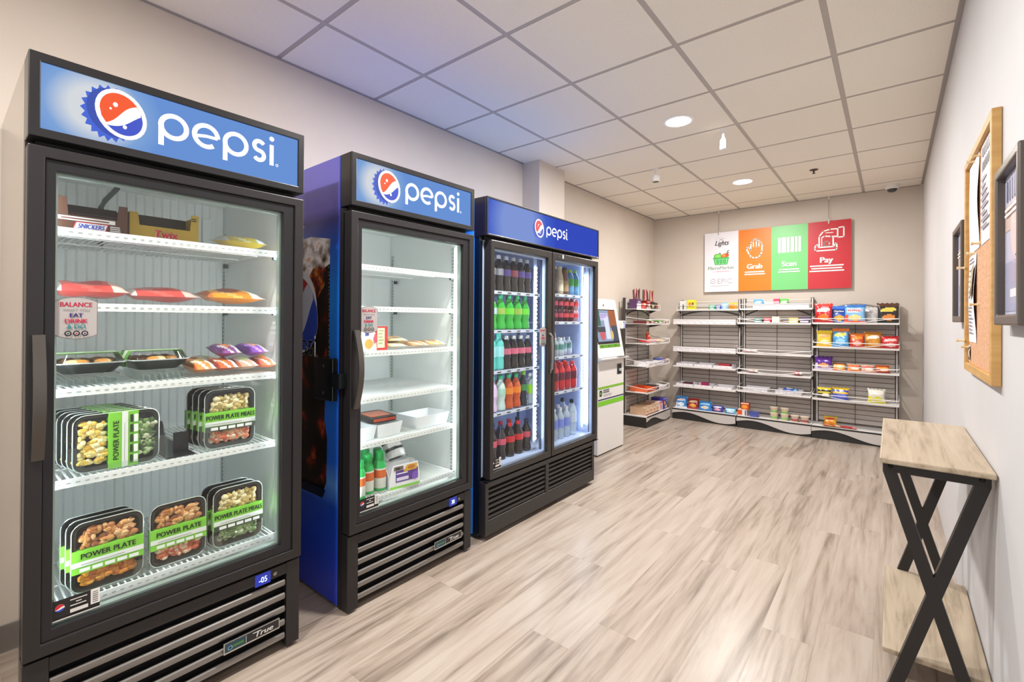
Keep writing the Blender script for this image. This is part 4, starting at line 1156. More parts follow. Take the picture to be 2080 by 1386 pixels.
red = ('red sports drink bottle', 'straight', '#c8202c', '#6a2638', '#d83a3a', 0.20, 0.034)
row(f3, 0.7385, 0.125, [red, red, red, red], 0.875, 0.083, 'fourth shelf, ' + rd, True, 'bottles behind the right cooler door')
wat = ('clear water bottle, blue label', 'straight', 'clear', '#7a8fe0', '#e2e8f2', 0.225, 0.032)
big = ('tall water bottle, black cap', 'straight', 'clear', '#c4d2e4', '#1a1a20', 0.265, 0.036)
row(f3, 0.3810, 0.135, [wat, wat, wat, big], 0.885, 0.083, 'bottom of ' + rd, True, 'bottles behind the right cooler door')

# --- pillow packs and bags
def pillow(name, w, h, t, cols, fn=None, nu=14, nv=18, seed=0, crimp=True):
    rr = random.Random(seed)
    ph = [rr.uniform(0, 6.3) for _ in range(6)]
    m = MB()
    for side in (-1, 1):
        vs = []
        for j in range(nv + 1):
            for i in range(nu + 1):
                u, v = i / nu, j / nv
                e = max(0.0, 1 - abs(2 * u - 1) ** 4.5) ** 0.5
                q = min(1.0, max(0.0, (v - 0.05) / 0.9)) if crimp else v
                f = max(0.0, math.sin(math.pi * q)) ** 0.55
                d = t / 2 * e * f
                d += t * 0.05 * e * f * (math.sin(9 * u + ph[0] + 3 * v) + math.sin(13 * v + ph[1]) * 0.7 + 0.6 * math.sin(21 * u * v + ph[2]))
                pin = 1 - 0.07 * f * (1 - e) - 0.05 * f
                x = (u - 0.5) * w * pin
                z = v * h + (0.006 * math.sin(u * 30) * (v > 0.99) if crimp else 0)
                vs.append((x, side * d, z))
        fs, mi = [], []
        for j in range(nv):
            for i in range(nu):
                a = j * (nu + 1) + i
                q = (a, a + 1, a + nu + 2, a + nu + 1)
                fs.append(q if side < 0 else tuple(reversed(q)))
                mi.append(fn((i + 0.5) / nu, (j + 0.5) / nv) if (fn and side < 0) else 0)
        b = len(m.v); m.v += vs
        for q, k in zip(fs, mi):
            m.f.append([b + s for s in q]); m.m.append(k)
    return m.build(name, [mat(c, 0.28, coat=0.3) for c in cols], None, True, ang=80)
def fn_chip(u, v):
    """0 field, 1 top band, 2 logo, 3 food picture, 4 second tone"""
    if ((u - 0.5) / 0.36) ** 2 + ((v - 0.66 - 0.10 * (u - 0.5)) / 0.12) ** 2 < 1: return 2
    if ((u - 0.52) / 0.30) ** 2 + ((v - 0.28) / 0.15) ** 2 < 1: return 3
    if v > 0.86: return 1
    if v < 0.10 or (v < 0.45 and u < 0.18): return 4
    return 0
def fn_band(u, v):
    if 0.42 < v < 0.62: return 2
    if ((u - 0.6) / 0.28) ** 2 + ((v - 0.3) / 0.16) ** 2 < 1: return 3
    return 1 if v > 0.8 else (4 if v < 0.12 else 0)
def fn_pack(u, v):
    if ((u - 0.45) / 0.22) ** 2 + ((v - 0.5) / 0.26) ** 2 < 1: return 2
    if u > 0.78: return 3
    if u < 0.12: return 4
    return 1 if (u + v) % 0.5 < 0.16 else 0
_seed = [0]
def bag(root, lx, lz, w, h, cols, label, ly=0.10, t=0.05, lean=-8, fn=fn_chip, yaw=0, name='chip_bag', cat='chip bag', group=None, txt=None):
    _seed[0] += 1
    o = pillow(name, w, h, t, cols, fn, seed=_seed[0])
    o.location = W2(root, lx, ly, lz)
    o.rotation_euler = (math.radians(lean), 0, math.radians(rotof(root) + yaw))
    if txt:
        a = Art(); a.text(txt[0], 0, h * 0.62, txt[1], txt[2], shear=0.15, bold=0.0008)
        p = a.build('brand_print', o, 0)
        for v in p.data.vertices:
            u = v.co.x / w + 0.5
            v.co.y -= t / 2 * max(0.0, 1 - abs(2 * u - 1) ** 4.5) ** 0.5 * 1.12
    return tag(o, label, cat, group)
def flat(root, lx, ly, lz, w, h, cols, label, t=0.03, yaw=0, fn=fn_pack, name='snack_pack', cat='snack pack', group=None, tilt=-84):
    """a pack lying on its back"""
    _seed[0] += 1
    o = pillow(name, w, h, t, cols, fn, 12, 12, seed=_seed[0])
    z = lz + t * 0.62
    o.rotation_euler = (math.radians(tilt), 0, math.radians(rotof(root) + yaw))
    o.location = W2(root, lx, ly, z)
    return tag(o, label, cat, group)
def carton(root, lx, ly, lz, w, d, h, col, label, artfn=None, yaw=0, name='snack_box', cat='box', group=None, top=None):
    o = MB().box(-w / 2, 0, 0, w / 2, d, h).build(name, mat(col, 0.45), None, bevel=0.0015)
    if artfn:
        a = Art(); artfn(a, w, h); a.build('print', o, 0.0)
    put(o, W2(root, lx, ly, lz), rotof(root) + yaw)
    return tag(o, label, cat, group)
def tray(root, lx, ly, lz, w, d, h, col, label, yaw=0, name='display_tray', cat='tray', group=None, lowfront=1.0, tags=False, flare=0.0):
    k = 0.003
    m = MB()
    wb, db = w - 2 * flare, d - 2 * flare
    o0 = [(-w / 2, 0), (w / 2, 0), (w / 2, d), (-w / 2, d)]
    b0 = [(-wb / 2, flare), (wb / 2, flare), (wb / 2, d - flare), (-wb / 2, d - flare)]
    def ins(P, s): return [(x - s * (1 if x > 0 else -1), y + s * (1 if y < d / 2 else -1)) for x, y in P]
    hs = [h * lowfront, h * lowfront, h, h]
    vs = [(x, y, 0) for x, y in b0] + [(x, y, z) for (x, y), z in zip(o0, hs)] + [(x, y, z) for (x, y), z in zip(ins(o0, k), hs)] + [(x, y, k) for x, y in ins(b0, k)]
    fs = [(3, 2, 1, 0), (12, 13, 14, 15)]
    for i in range(4):
        j = (i + 1) % 4
        fs += [(i, j, 4 + j, 4 + i), (4 + i, 4 + j, 8 + j, 8 + i), (8 + i, 8 + j, 12 + j, 12 + i)]
    m.add(vs, fs)
    o = m.build(name, mat(col, 0.4), None)
    if tags:
        a = Art()
        for q in range(3):
            a.rect(-w * 0.42 + q * w * 0.29, h * 0.2, -w * 0.42 + q * w * 0.29 + w * 0.2, h * 0.75, '#f4f1f4')
            a.rect(-w * 0.40 + q * w * 0.29, h * 0.42, -w * 0.40 + q * w * 0.29 + w * 0.1, h * 0.52, '#a39bb0')
        a.build('price_tags', o, flare * 0.4)
    put(o, W2(root, lx, ly, lz), rotof(root) + yaw)
    return tag(o, label, cat, group)

# --- first cooler -------------------------------------------------
G1 = 'goods in the first cooler'
zs = [1.505, 1.289, 1.042, 0.781, 0.425]
FZ = lambda i: zs[i] + 0.001
# open candy-bar cartons
def candy_carton(lx, lz, w, col, dark, label, fn, hl, hr, d=0.13, h=0.045, ly=0.135, cellcol='#3a1d14'):
    t = thing('candy_carton', label, 'box', W2(f1, lx, ly, lz), 90, G1)
    MB().prism([(0, 0), (w, 0), (w, hr), (w - 0.022, hr), (w - 0.026, h), (0.026, h), (0.022, hl), (0, hl)], 0, 0.003, 'y').build('front', mat(col, 0.45), t)
    MB().box(0, 0.0031, 0, 0.003, d, hl).build('side', mat(col, 0.45), t); MB().box(w - 0.003, 0.0031, 0, w, d, hr).build('side', mat(col, 0.45), t)
    MB().box(0.0031, d - 0.003, 0, w - 0.0031, d, max(hl, hr)).build('back', mat(dark, 0.5), t); MB().box(0.0031, 0.0031, 0, w - 0.0031, d - 0.0031, 0.003).build('bottom', mat(dark, 0.5), t)
    a = Art(); fn(a); a.build('print', t, 0)
    return t
def snk(a):
    a.rect(0.0, 0.030, 0.135, 0.042, '#e4dcd6').rect(0.01, 0.034, 0.12, 0.038, '#6b3a2a').rect(0.0, 0.0, 0.165, 0.003, '#e4dcd6')
    a.poly([(0.035, 0.005), (0.112, 0.005), (0.119, 0.028), (0.042, 0.028)], '#c33a3a').poly([(0.038, 0.0075), (0.110, 0.0075), (0.1155, 0.0255), (0.0445, 0.0255)], '#f0eef2')
    a.text('SNICKERS', 0.077, 0.0095, 0.0135, '#3c50a8', shear=0.2, sx=0.72, bold=0.0005).lines(0.122, 0.148, 0.021, 3, 0.006, 0.003, '#e9e4e0')
candy_carton(0.072, FZ(0), 0.166, '#52301f', '#2c1a13', 'brown open candy-bar carton with dark bars at left of the top shelf', snk, 0.098, 0.092)
for i in range(3):
    o = MB().box(0, 0, 0, 0.15, 0.030, 0.022).build('candy_bar', mat('#2c1a14', 0.35), None, bevel=0.006)
    put(o, W2(f1, 0.079, 0.142 + i * 0.036, FZ(0) + 0.0035 + 0.03), 90, 'dark brown candy bar in the brown carton, %s row' % ['front', 'middle', 'back'][i], 'candy bar', 'candy bars in the brown carton')
    b = MB().box(0, 0, 0, 0.15, 0.030, 0.026).build('candy_bar', mat('#4a2a1c', 0.35), None, bevel=0.005)
    put(b, W2(f1, 0.079, 0.142 + i * 0.036, FZ(0) + 0.0035), 90, 'candy bar at the bottom of the brown carton, %s row' % ['front', 'middle', 'back'][i], 'candy bar', 'candy bars in the brown carton')
def twx(a):
    a.rect(0.0, 0.0, 0.19, 0.002, '#c9403a')
    for dx, c in ((0.0014, '#f3ecd8'), (-0.0014, '#f3ecd8'), (0, '#c8202c')):
        a.text('Twix', 0.098 + dx, 0.010, 0.024, c, shear=0.12, sx=0.95, bold=0.0018)
    a.lines(0.172, 0.188, 0.085, 2, 0.007, 0.004, '#4a3c14', 0.1)
candy_carton(0.246, FZ(0), 0.196, '#b9972f', '#40301c', 'gold open candy-bar carton beside the brown one on the top shelf', twx, 0.085, 0.100, ly=0.150)
flat(f1, 0.602, 0.135, FZ(0), 0.155, 0.17, ['#cdb43c', '#e6dca8', '#b58a2a', '#e9e9ea', '#dfe6ea'], 'yellow snack pack lying at right on the top shelf', 0.045, 0, group=G1)
rp = ['#c94a44', '#d8655c', '#b02f34', '#e9b9ae', '#d9d2cc']
flat(f1, 0.158, 0.12, FZ(1) + 0.004, 0.18, 0.19, rp, 'red snack pack behind the silver sticker on the second shelf', 0.05, 0, group=G1)
flat(f1, 0.345, 0.12, FZ(1), 0.20, 0.19, rp, 'red snack pack in the middle of the second shelf', 0.045, 0, group=G1)
flat(f1, 0.565, 0.12, FZ(1), 0.20, 0.18, ['#e08a2a', '#e9b860', '#8a3a1c', '#f0e6d0', '#c46a2a'], 'orange snack pack at the right of the second shelf', 0.05, 0, group=G1)

# sleeved meals: rounded black tray, clear lid, food, green sleeve
def rr2(w, h, r, n=5, cx=0, cz=0):
    pts = []
    for sx, sz, a in ((1, -1, -90), (1, 1, 0), (-1, 1, 90), (-1, -1, 180)):
        for i in range(n):
            t = math.radians(a + 90 * i / (n - 1)); pts.append((cx + sx * (w / 2 - r) + r * math.cos(t), cz + sz * (h / 2 - r) + r * math.sin(t)))
    return pts
def food_mesh(w, h, cx, cz, n, cols, seed, d=0.009, y=0.0):
    rr = random.Random(seed); m = MB()
    for i in range(n):
        m.blob((cx + rr.uniform(-w / 2, w / 2), y + rr.uniform(-0.002, 0.006), cz + rr.uniform(-h / 2, h / 2)), (rr.uniform(0.006, 0.015), d * rr.uniform(0.6, 1.0), rr.uniform(0.005, 0.011)), 6, 4, rr.randrange(len(cols)))
    return m
def meal(w, h, d, vertical, words, f1c, f2c, name='packed_meal'):
    """upright: base centre at origin, face towards -y"""
    t = thing(name, 'x', 'packed meal')
    out = rr2(w, h, 0.028, 5, 0, h / 2); inn = rr2(w - 0.018, h - 0.018, 0.022, 5, 0, h / 2); bot = rr2(w - 0.04, h - 0.04, 0.02, 5, 0, h / 2)
    n = len(out)
    vs = [(x, 0.0, z) for x, z in out] + [(x, 0.0, z) for x, z in inn] + [(x, d, z) for x, z in bot] + [(x, 0.003, z) for x, z in out]
    fs = [tuple(range(2 * n, 3 * n))]
    for i in range(n):
        j = (i + 1) % n
        fs += [(i, j, n + j, n + i), (n + i, n + j, 2 * n + j, 2 * n + i), (j, i, 3 * n + i, 3 * n + j)]
    MB().add(vs, fs).build('tray', mat('#1a1b1a', 0.3), t, True, ang=30)
    rim = MB(); P = [(x, -0.001, z) for x, z in rr2(w + 0.002, h + 0.002, 0.029, 5, 0, h / 2)]
    rim.tube(P + [P[0]], 0.0016, 5, caps=False); rim.build('lid_rim', mat('#cfd6d2', 0.15, 0.3), t, True)
    if vertical:
        fa = (w * 0.30, h * 0.72, -w * 0.30, h * 0.5); fb = (w * 0.22, h * 0.62, w * 0.33, h * 0.48)
    else:
        fa = (w * 0.72, h * 0.25, 0, h * 0.76); fb = (w * 0.72, h * 0.18, 0, h * 0.20)
    for k, (q, c) in enumerate(((fa, f1c), (fb, f2c))):
        f = food_mesh(q[0], q[1], q[2], q[3], 110, c, k + len(words), y=0.004).build('food', [mat(x, 0.4, coat=0.2) for x in c], t, True); f['kind'] = 'stuff'
    MB().add([(x, -0.0065, z) for x, z in rr2(w - 0.006, h - 0.006, 0.026, 5, 0, h / 2)], [tuple(range(20))]).build('lid', FILM, t)
    # sleeve wraps the face: band on the front plus returns over the edges
    if vertical:
        x0, x1, z0, z1 = -w * 0.115, w * 0.24, -0.001, h + 0.001
    else:
        x0, x1, z0, z1 = -w / 2 - 0.001, w / 2 + 0.001, h * 0.30, h * 0.62
    s = MB().frame(x0, z0, x1, z1, 0.0006, 0.0006, 0.0006, 0.0006, -0.0072, d * 0.8)
    s.box(x0, -0.0080, z0, x1, -0.0073, z1)
    so = s.build('sleeve', mat('#7fc93c', 0.45), t)
    a = Art()
    if vertical:
        L, Hh = z1 - z0, x1 - x0
        a.rect(x0 + Hh * 0.43, z0, x0 + Hh * 0.64, z1, '#e6e9e2').text(words, x0 + Hh * 0.33, h / 2, Hh * 0.19, '#1d2b16', vert=True, bold=0.0006, sx=0.92)
        for i in range(5):
            a.rect(x0 + Hh * 0.70, z0 + L * (0.06 + 0.185 * i), x0 + Hh * 0.80, z0 + L * (0.20 + 0.185 * i), '#26301f').rect(x0 + Hh * 0.83, z0 + L * (0.06 + 0.185 * i), x0 + Hh * 0.97, z0 + L * (0.20 + 0.185 * i), '#eef0ea')
        a.rect(x0 + Hh * 0.50, z0 + L * 0.1, x0 + Hh * 0.52, z0 + L * 0.8, '#9aa196')
    else:
        L, Hh = x1 - x0, z1 - z0
        a.rect(x0, z0 + Hh * 0.28, x1, z0 + Hh * 0.52, '#e6e9e2').text(words, 0, z0 + Hh * 0.62, Hh * 0.24, '#1d2b16', bold=0.0006, sx=0.9 if len(words) < 13 else 0.74)
        a.rect(x0 + L * 0.12, z0 + Hh * 0.37, x0 + L * 0.72, z0 + Hh * 0.40, '#9aa196')
        a.rect(x0, z0, x1, z0 + Hh * 0.26, '#3a4236' if len(words) > 12 else '#7fc93c')
        for i in range(5):
            a.rect(x0 + L * (0.10 + 0.17 * i), z0 + Hh * 0.06, x0 + L * (0.24 + 0.17 * i), z0 + Hh * 0.22, '#eef0ea')
    a.build('sleeve_print', so, -0.0080)
    return t
YEL = ['#ecc95a', '#f6e08c', '#e0b03a', '#f8eeb8']; GRN = ['#6c8e4c', '#9cb878', '#3e5a2c', '#cfd6b4']
CHK = ['#b8743c', '#d89a58', '#93522a', '#e8ba84']; SAL = ['#e07c4c', '#f0b490', '#cc5a34', '#f0d4b8']; PAST = ['#d9bc72', '#f0e2b0', '#b0954c']; MAC = ['#e08a1c', '#f0b43c', '#c46a14']
def meals(proto, lx, lz, n, label, dy=0.030, ly=0.10, lean=0, shift=-0.007):
    for i in range(n):
        o = proto if i == 0 else dup(proto)
        put(o, W2(f1, lx + shift * i, ly + dy * i, lz + 0.004), 90, label if i == 0 else '%s one in the stack behind %s' % (['', 'second', 'third', 'fourth', 'fifth', 'sixth'][i], SHORT[label]), 'packed meal', G1)
        o.rotation_euler[0] = math.radians(lean)
        o.name = 'packed_meal'
SHORT = {}
def M_(label, short): SHORT[label] = short; return label
meals(meal(0.208, 0.168, 0.027, True, 'POWER PLATE', YEL, GRN), 0.212, FZ(3), 6, M_('yellow pasta meal with upright green sleeve on the fourth shelf', 'the yellow pasta meal'), 0.037)
meals(meal(0.164, 0.205, 0.027, False, 'POWER PLATE MEALS', PAST, SAL), 0.532, FZ(3), 4, M_('pasta and salmon meal in green sleeve at right on the fourth shelf', 'the pasta and salmon meal'), 0.037)
meals(meal(0.170, 0.205, 0.027, False, 'POWER PLATE', CHK, MAC), 0.193, FZ(4), 3, M_('chicken and macaroni meal in green sleeve, leftmost on the bottom shelf', 'the chicken and macaroni meal'), 0.037, 0.105)
meals(meal(0.158, 0.200, 0.027, False, 'POWER PLATE', CHK, SAL), 0.377, FZ(4), 1, M_('chicken and vegetable meal in green sleeve, middle of the bottom shelf', 'the middle meal'), 0.037, 0.105)
meals(meal(0.164, 0.205, 0.027, False, 'POWER PLATE MEALS', PAST, GRN), 0.562, FZ(4), 3, M_('greens and pasta meal in green sleeve, rightmost on the bottom shelf', 'the greens and pasta meal'), 0.037, 0.100)
# black pusher trays and clear fronts
def pusher(lx, lz, w, d, h, label, ly=0.10):
    t = thing('pusher_tray', label, 'shelf organizer', W2(f1, lx, ly, lz), 90, G1)
    B_ = mat('#1d1e1f', 0.35)
    MB().box(0, 0, 0, w, d, 0.004).build('floor_plate', B_, t)
    MB().prism([(0.03, 0.0045), (d, 0.0045), (d, h), (0.06, h), (0.03, h * 0.7)], 0, 0.003, 'x').build('side_wall', B_, t)
    MB().box(w - 0.0475 if w > 0.06 else 0.004, 0.055, 0.0045, w - 0.004, 0.062, h * 0.62).build('paddle', B_, t)
    return t
pusher(0.337, FZ(3), 0.082, 0.42, 0.115, 'empty black pusher tray between the meal stacks on the fourth shelf', 0.09)
def front_lip(lx, lz, w, h, label, ly=0.082):
    o = MB().prism([(0, 0), (w, 0), (w, h), (w - 0.035, h), (w - 0.04, h * 0.25), (0.04, h * 0.25), (0.035, h), (0, h)], 0, 0.003, 'y').build('acrylic_stop', ACRYL, None)
    put(o, W2(f1, lx, ly, lz), 90, label, 'shelf stop', 'clear plastic stops in the first cooler')
front_lip(0.092, FZ(3), 0.245, 0.085, 'clear plastic stop before the yellow pasta meal')
front_lip(0.430, FZ(3), 0.205, 0.095, 'clear plastic stop before the pasta and salmon meal')
front_lip(0.100, FZ(4), 0.190, 0.055, 'clear plastic stop before the leftmost bottom meal', 0.088)
front_lip(0.465, FZ(4), 0.185, 0.055, 'clear plastic stop before the rightmost bottom meal', 0.085)
# flat meals on the third shelf
def flat_meal(lx, ly, z, w, d, label, yaw=0):
    t = thing('flat_meal', label, 'packed meal', W2(f1, lx, ly, z), 90 + yaw, G1)
    def ring(w, d, z): return [(x, y + d / 2, z) for x, y in rr2(w, d, 0.03, 5)]
    def loft(A, B, flip=False):
        n = len(A); return A + B, [(i, (i + 1) % n, n + (i + 1) % n, n + i) for i in range(n)]
    m = MB(); A = ring(w - 0.05, d - 0.05, 0.0); A = [(x, y + 0.025, z_) for x, y, z_ in A]; B = ring(w, d, 0.032)
    v, f = loft(A, B); m.add(v, f); m.add(A, [tuple(range(20))]); m.build('tray', mat('#181a19', 0.3), t, True)
    fd = MB(); rr = random.Random(int(lx * 1000))
    for i in range(18):
        fd.blob((rr.uniform(-w * 0.35, w * 0.35), d * 0.5 + rr.uniform(-d * 0.3, d * 0.3), 0.032), (0.02, 0.02, 0.010), 7, 5, rr.randrange(3))
    q = fd.build('food', [mat(x, 0.4) for x in ('#c98a3c', '#e6c490', '#8a5a2c')], t, True); q['kind'] = 'stuff'
    m = MB(); B2 = ring(w, d, 0.0325); T2 = [(x * 0.85, (y - d / 2) * 0.85 + d / 2, 0.058) for x, y, z_ in ring(w, d, 0)]
    v, f = loft(B2, T2); m.add(v, f); m.add(T2, [tuple(range(20))]); m.build('lid', FILM, t, True)
    for nm, k, y0_, y1_, c in (('sleeve', 0.0, 0.28, 0.74, '#6fae3c'), ('sleeve_stripe', 0.0008, 0.42, 0.56, '#e4e9df')):
        q = w / 2 + 0.003 + k; s_ = w * 0.425 + 0.003 + k; zt_ = 0.0600 + k
        MB().prism([(-q, 0.010), (-q, 0.034), (-s_, zt_), (s_, zt_), (q, 0.034), (q, 0.010), (q - 0.0006, 0.010), (q - 0.0006, 0.0336), (s_ - 0.0006, zt_ - 0.0006), (-s_ + 0.0006, zt_ - 0.0006), (-q + 0.0006, 0.0336), (-q + 0.0006, 0.010)], d * y0_, d * y1_, 'y').build(nm, mat(c, 0.45), t)
    P = [(x, y, 0.0325) for x, y, z_ in ring(w + 0.004, d + 0.004, 0)]
    MB().tube(P + [P[0]], 0.002, 5, caps=False).build('lid_rim', mat('#c4ccc8', 0.15, 0.3), t, True)
for lx, wv, lab in ((0.150, 0.165, 'left'), (0.328, 0.165, 'right')):
    b = tray(f1, lx, 0.105, FZ(2), wv * 0.82, 0.20, 0.034, '#c9d2cd', 'clear plastic tray under the %s flat meal on the third shelf' % lab, flare=0.01, group=G1)
    b.data.materials.clear(); b.data.materials.append(ACRYL)
flat_meal(0.150, 0.10, FZ(2) + 0.0345, 0.168, 0.21, 'black flat meal tray with green sleeve, left on the third shelf')
flat_meal(0.328, 0.10, FZ(2) + 0.0345, 0.162, 0.21, 'black flat meal tray with green sleeve, beside the burritos on the third shelf', 2)
bcols = [['#d98a4a', '#e9e2d6', '#c4a832', '#e0d8d0', '#b8582c'], ['#c8643c', '#e6d9c8', '#e08a3c', '#f0ece4', '#9c3a24'], ['#d9a88a', '#e9e6de', '#b9c48a', '#e6dcd0', '#c46a4c'], ['#7a3f9c', '#b48ad0', '#e09a4a', '#e9e2ee', '#5a2a7a'], ['#8a4a8c', '#e6d6e4', '#d8803c', '#efe6ee', '#6a2f7c']]
for i, (lx, ly, dz, yaw, c, lab) in enumerate([(0.455, 0.095, 0, 4, 0, 'yellow-marked burrito pack beside the flat meal'), (0.527, 0.095, 0, 3, 1, 'orange burrito pack, second in the burrito row'), (0.600, 0.10, 0, 4, 2, 'cream burrito pack, third in the burrito row'),
                                             (0.668, 0.10, 0, 0, 1, 'orange burrito pack at the right end of the burrito row'), (0.53, 0.27, 0, 4, 2, 'cream burrito pack at the back of the burrito row'), (0.550, 0.13, 0.050, 3, 4, 'mauve burrito pack on top of the row'), (0.645, 0.12, 0.050, 6, 3, 'purple burrito pack on top at far right')]):
    flat(f1, lx, ly, FZ(2) + dz, 0.070, 0.15, bcols[c], lab + ', third shelf', 0.042, yaw, group='burritos on the third shelf', name='burrito_pack', cat='burrito')

# --- second cooler -------------------------------------------------
G2 = 'goods in the second cooler'
z2 = [1.493, 1.305, 1.100, 0.891, 0.686, 0.432]
GZ = lambda i: z2[i] + 0.001
def hotp(a, w, h):
    a.rect(w * 0.08, 0.0, w * 0.42, h * 0.42, '#e9e6e2')
    a.poly([(-w * 0.15, h), (w * 0.5, h), (w * 0.5, 0), (w * 0.06, 0), (w * 0.02, h * 0.7)], '#cf3a36').rect(w * 0.07, h * 0.10, w * 0.38, h * 0.93, '#e9e7c4')
    a.lines(w * 0.12, w * 0.34, h * 0.8, 5, h * 0.13, h * 0.03, '#9ab06a').ell(-w * 0.28, h * 0.28, w * 0.16, h * 0.2, '#dca24a').rect(-w * 0.42, h * 0.62, -w * 0.28, h * 0.84, '#3a4a8a').ell(-w * 0.02, h * 0.5, w * 0.06, h * 0.2, '#e2566a')
carton(f2, 0.200, 0.11, GZ(2), 0.135, 0.04, 0.112, '#eceae4', 'white and red food carton at the left of the third shelf, second cooler', hotp, group=G2)
sc_ = ['#d8b98a', '#e9e0c8', '#c49a5a', '#efe9dc', '#a8744a']
for i, (lx, ly, dz, yaw, c, lab) in enumerate([(0.33, 0.10, 0, 5, '#e0d4a8', 'lower wrapped sandwich beside the red carton'), (0.345, 0.12, 0.026, -4, '#d8c08a', 'upper wrapped sandwich beside the red carton'), (0.47, 0.10, 0, 0, '#e6a06a', 'wrapped sandwich in the middle of the shelf'), (0.585, 0.10, 0, -6, '#e0a85a', 'wrapped sandwich nearest the right wall')]):
    flat(f2, lx, ly, GZ(2) + dz, 0.115, 0.13, [c, '#eae4d4', '#c98a4a', '#f0ece0', '#b48a5a'], lab + ', second cooler', 0.024, yaw, name='sandwich_pack', cat='sandwich', group=G2)
carton(f2, 0.115, 0.16, GZ(1), 0.07, 0.05, 0.10, '#c4343a', 'small red and white carton half hidden at left on the second shelf, second cooler', lambda a, w, h: a.rect(-w / 2, h * 0.55, w / 2, h, '#efe9e4').rect(-0.005, h * 0.62, 0.02, h * 0.88, '#c9a24a'), group=G2)
tray(f2, 0.560, 0.105, GZ(4), 0.225, 0.17, 0.062, '#eceef0', 'empty white plastic bin at right on the fifth shelf, second cooler', flare=0.012, name='plastic_bin', cat='bin', group='white plastic bins')
b1 = tray(f2, 0.285, 0.105, GZ(4), 0.145, 0.26, 0.062, '#eceef0', 'white plastic bin holding a black meal tray, second cooler', flare=0.010, name='plastic_bin', cat='bin', group='white plastic bins')
tray(f2, 0.135, 0.105, GZ(4), 0.145, 0.22, 0.062, '#e9ebee', 'white plastic bin at left beside the door handle, second cooler', flare=0.010, name='plastic_bin', cat='bin', group='white plastic bins')
t = thing('meal_pack', 'black and red meal pack resting in the middle white bin, second cooler', 'packed meal', W2(f2, 0.270, 0.13, GZ(4) + 0.066), 90, G2)
mp_ = MB(); mp_.prism(rr2(0.15, 0.17, 0.02, 5, 0, 0.085), 0, 0.024, 'z'); mp_.build('tray', mat('#201d1e', 0.3), t, bevel=0.003)
MB().box(-0.06, -0.0016, 0.006, 0.06, -0.0002, 0.020).build('label', mat('#c8553a', 0.4), t)
MB().box(-0.055, 0.03, 0.0245, 0.055, 0.14, 0.026).build('window', mat('#c46a4a', 0.3), t)
t.rotation_euler = (math.radians(1.5), 0, math.radians(86))
# drink bottles with green caps
def creamer(lx, ly, label, H=0.165):
    t = thing('creamer_bottle', label, 'bottle', W2(f2, lx, ly, GZ(5)), 90, 'green-capped bottles in the second cooler')
    r = 0.029
    MB().lathe([(r * 0.9, 0), (r, 0.006), (r, H * 0.58), (r * 0.9, H * 0.70), (r * 0.62, H * 0.80)], 16).build('body', mat('#e4e2d8', 0.3), t, True)
    MB().lathe([(r * 1.01, H * 0.03), (r * 1.01, H * 0.10)], 16, caps=False).build('foot_band', mat('#22a04a', 0.35), t, True)
    MB().lathe([(r * 1.012, H * 0.60), (r * 0.93, H * 0.70), (r * 0.66, H * 0.80)], 16, caps=False).build('shoulder_band', mat('#25a850', 0.35), t, True)
    MB().lathe([(r * 1.012, H * 0.36), (r * 1.012, H * 0.56)], 16, caps=False).build('label', mat('#d8682e', 0.4), t, True)
    MB().lathe([(r * 0.72, H * 0.80), (r * 0.74, H * 0.97), (r * 0.66, H)], 16).build('cap', mat('#1f9a48', 0.35), t, True)
for lx, ly, lab, H in ((0.118, 0.110, 'leftmost front', 0.175), (0.180, 0.135, 'second, middle', 0.185), (0.245, 0.130, 'third, next to the purple-printed box', 0.185), (0.21, 0.200, 'back, between the other two', 0.190), (0.28, 0.200, 'rear right, behind the third', 0.180)):
    creamer(lx, ly, 'green-capped creamer bottle, %s one on the bottom shelf' % lab, H)
t = thing('breakfast_box', 'white open-top box of purple-printed sandwiches on the bottom shelf, second cooler', 'box', W2(f2, 0.272, 0.088, GZ(5)), 82, G2)
bw, bd = 0.165, 0.10
MB().prism([(0, 0), (bw, 0), (bw, 0.05), (bw - 0.01, 0.10), (bw - 0.012, 0.112), (0.02, 0.112), (0.012, 0.10), (0, 0.05)], 0, 0.002, 'y').build('front', mat('#e9e7ea', 0.4), t)
for x in (0, bw - 0.002):
    MB().prism([(0.0021, 0), (bd, 0), (bd, 0.105), (0.06, 0.11), (0.0021, 0.05)], x, x + 0.002, 'x').build('side', mat('#e4e2e6', 0.4), t)
MB().box(0.0021, bd - 0.002, 0, bw - 0.0021, bd, 0.10).build('back', mat('#e4e2e6', 0.4), t)
a = Art().rect(0, 0, bw, 0.012, '#8cc850').rect(0.03, 0.030, bw - 0.012, 0.085, '#5a3a8c').rect(0.035, 0.036, 0.10, 0.052, '#d9cfe6').rect(0.034, 0.068, 0.095, 0.073, '#efeaf4').poly([(0.07, 0.075), (0.145, 0.078), (0.148, 0.106), (0.09, 0.106)], '#d9a23a').ell(0.115, 0.092, 0.022, 0.010, '#b8742a').rect(0.02, 0.088, 0.07, 0.106, '#6a5a52').rect(0.03, 0.091, 0.052, 0.101, '#2a2224').ell(0.135, 0.048, 0.018, 0.020, '#7a52b4')
a.build('print', t, 0)
flat(f2, 0.40, 0.19, GZ(5) + 0.075, 0.13, 0.10, ['#d6d3d2', '#2a2a2c', '#3a3a3c', '#e9e6e4', '#1f1f21'], 'black and white wrapped pack leaning behind the purple-printed box', 0.05, 8, fn=fn_band, group=G2, tilt=-40)

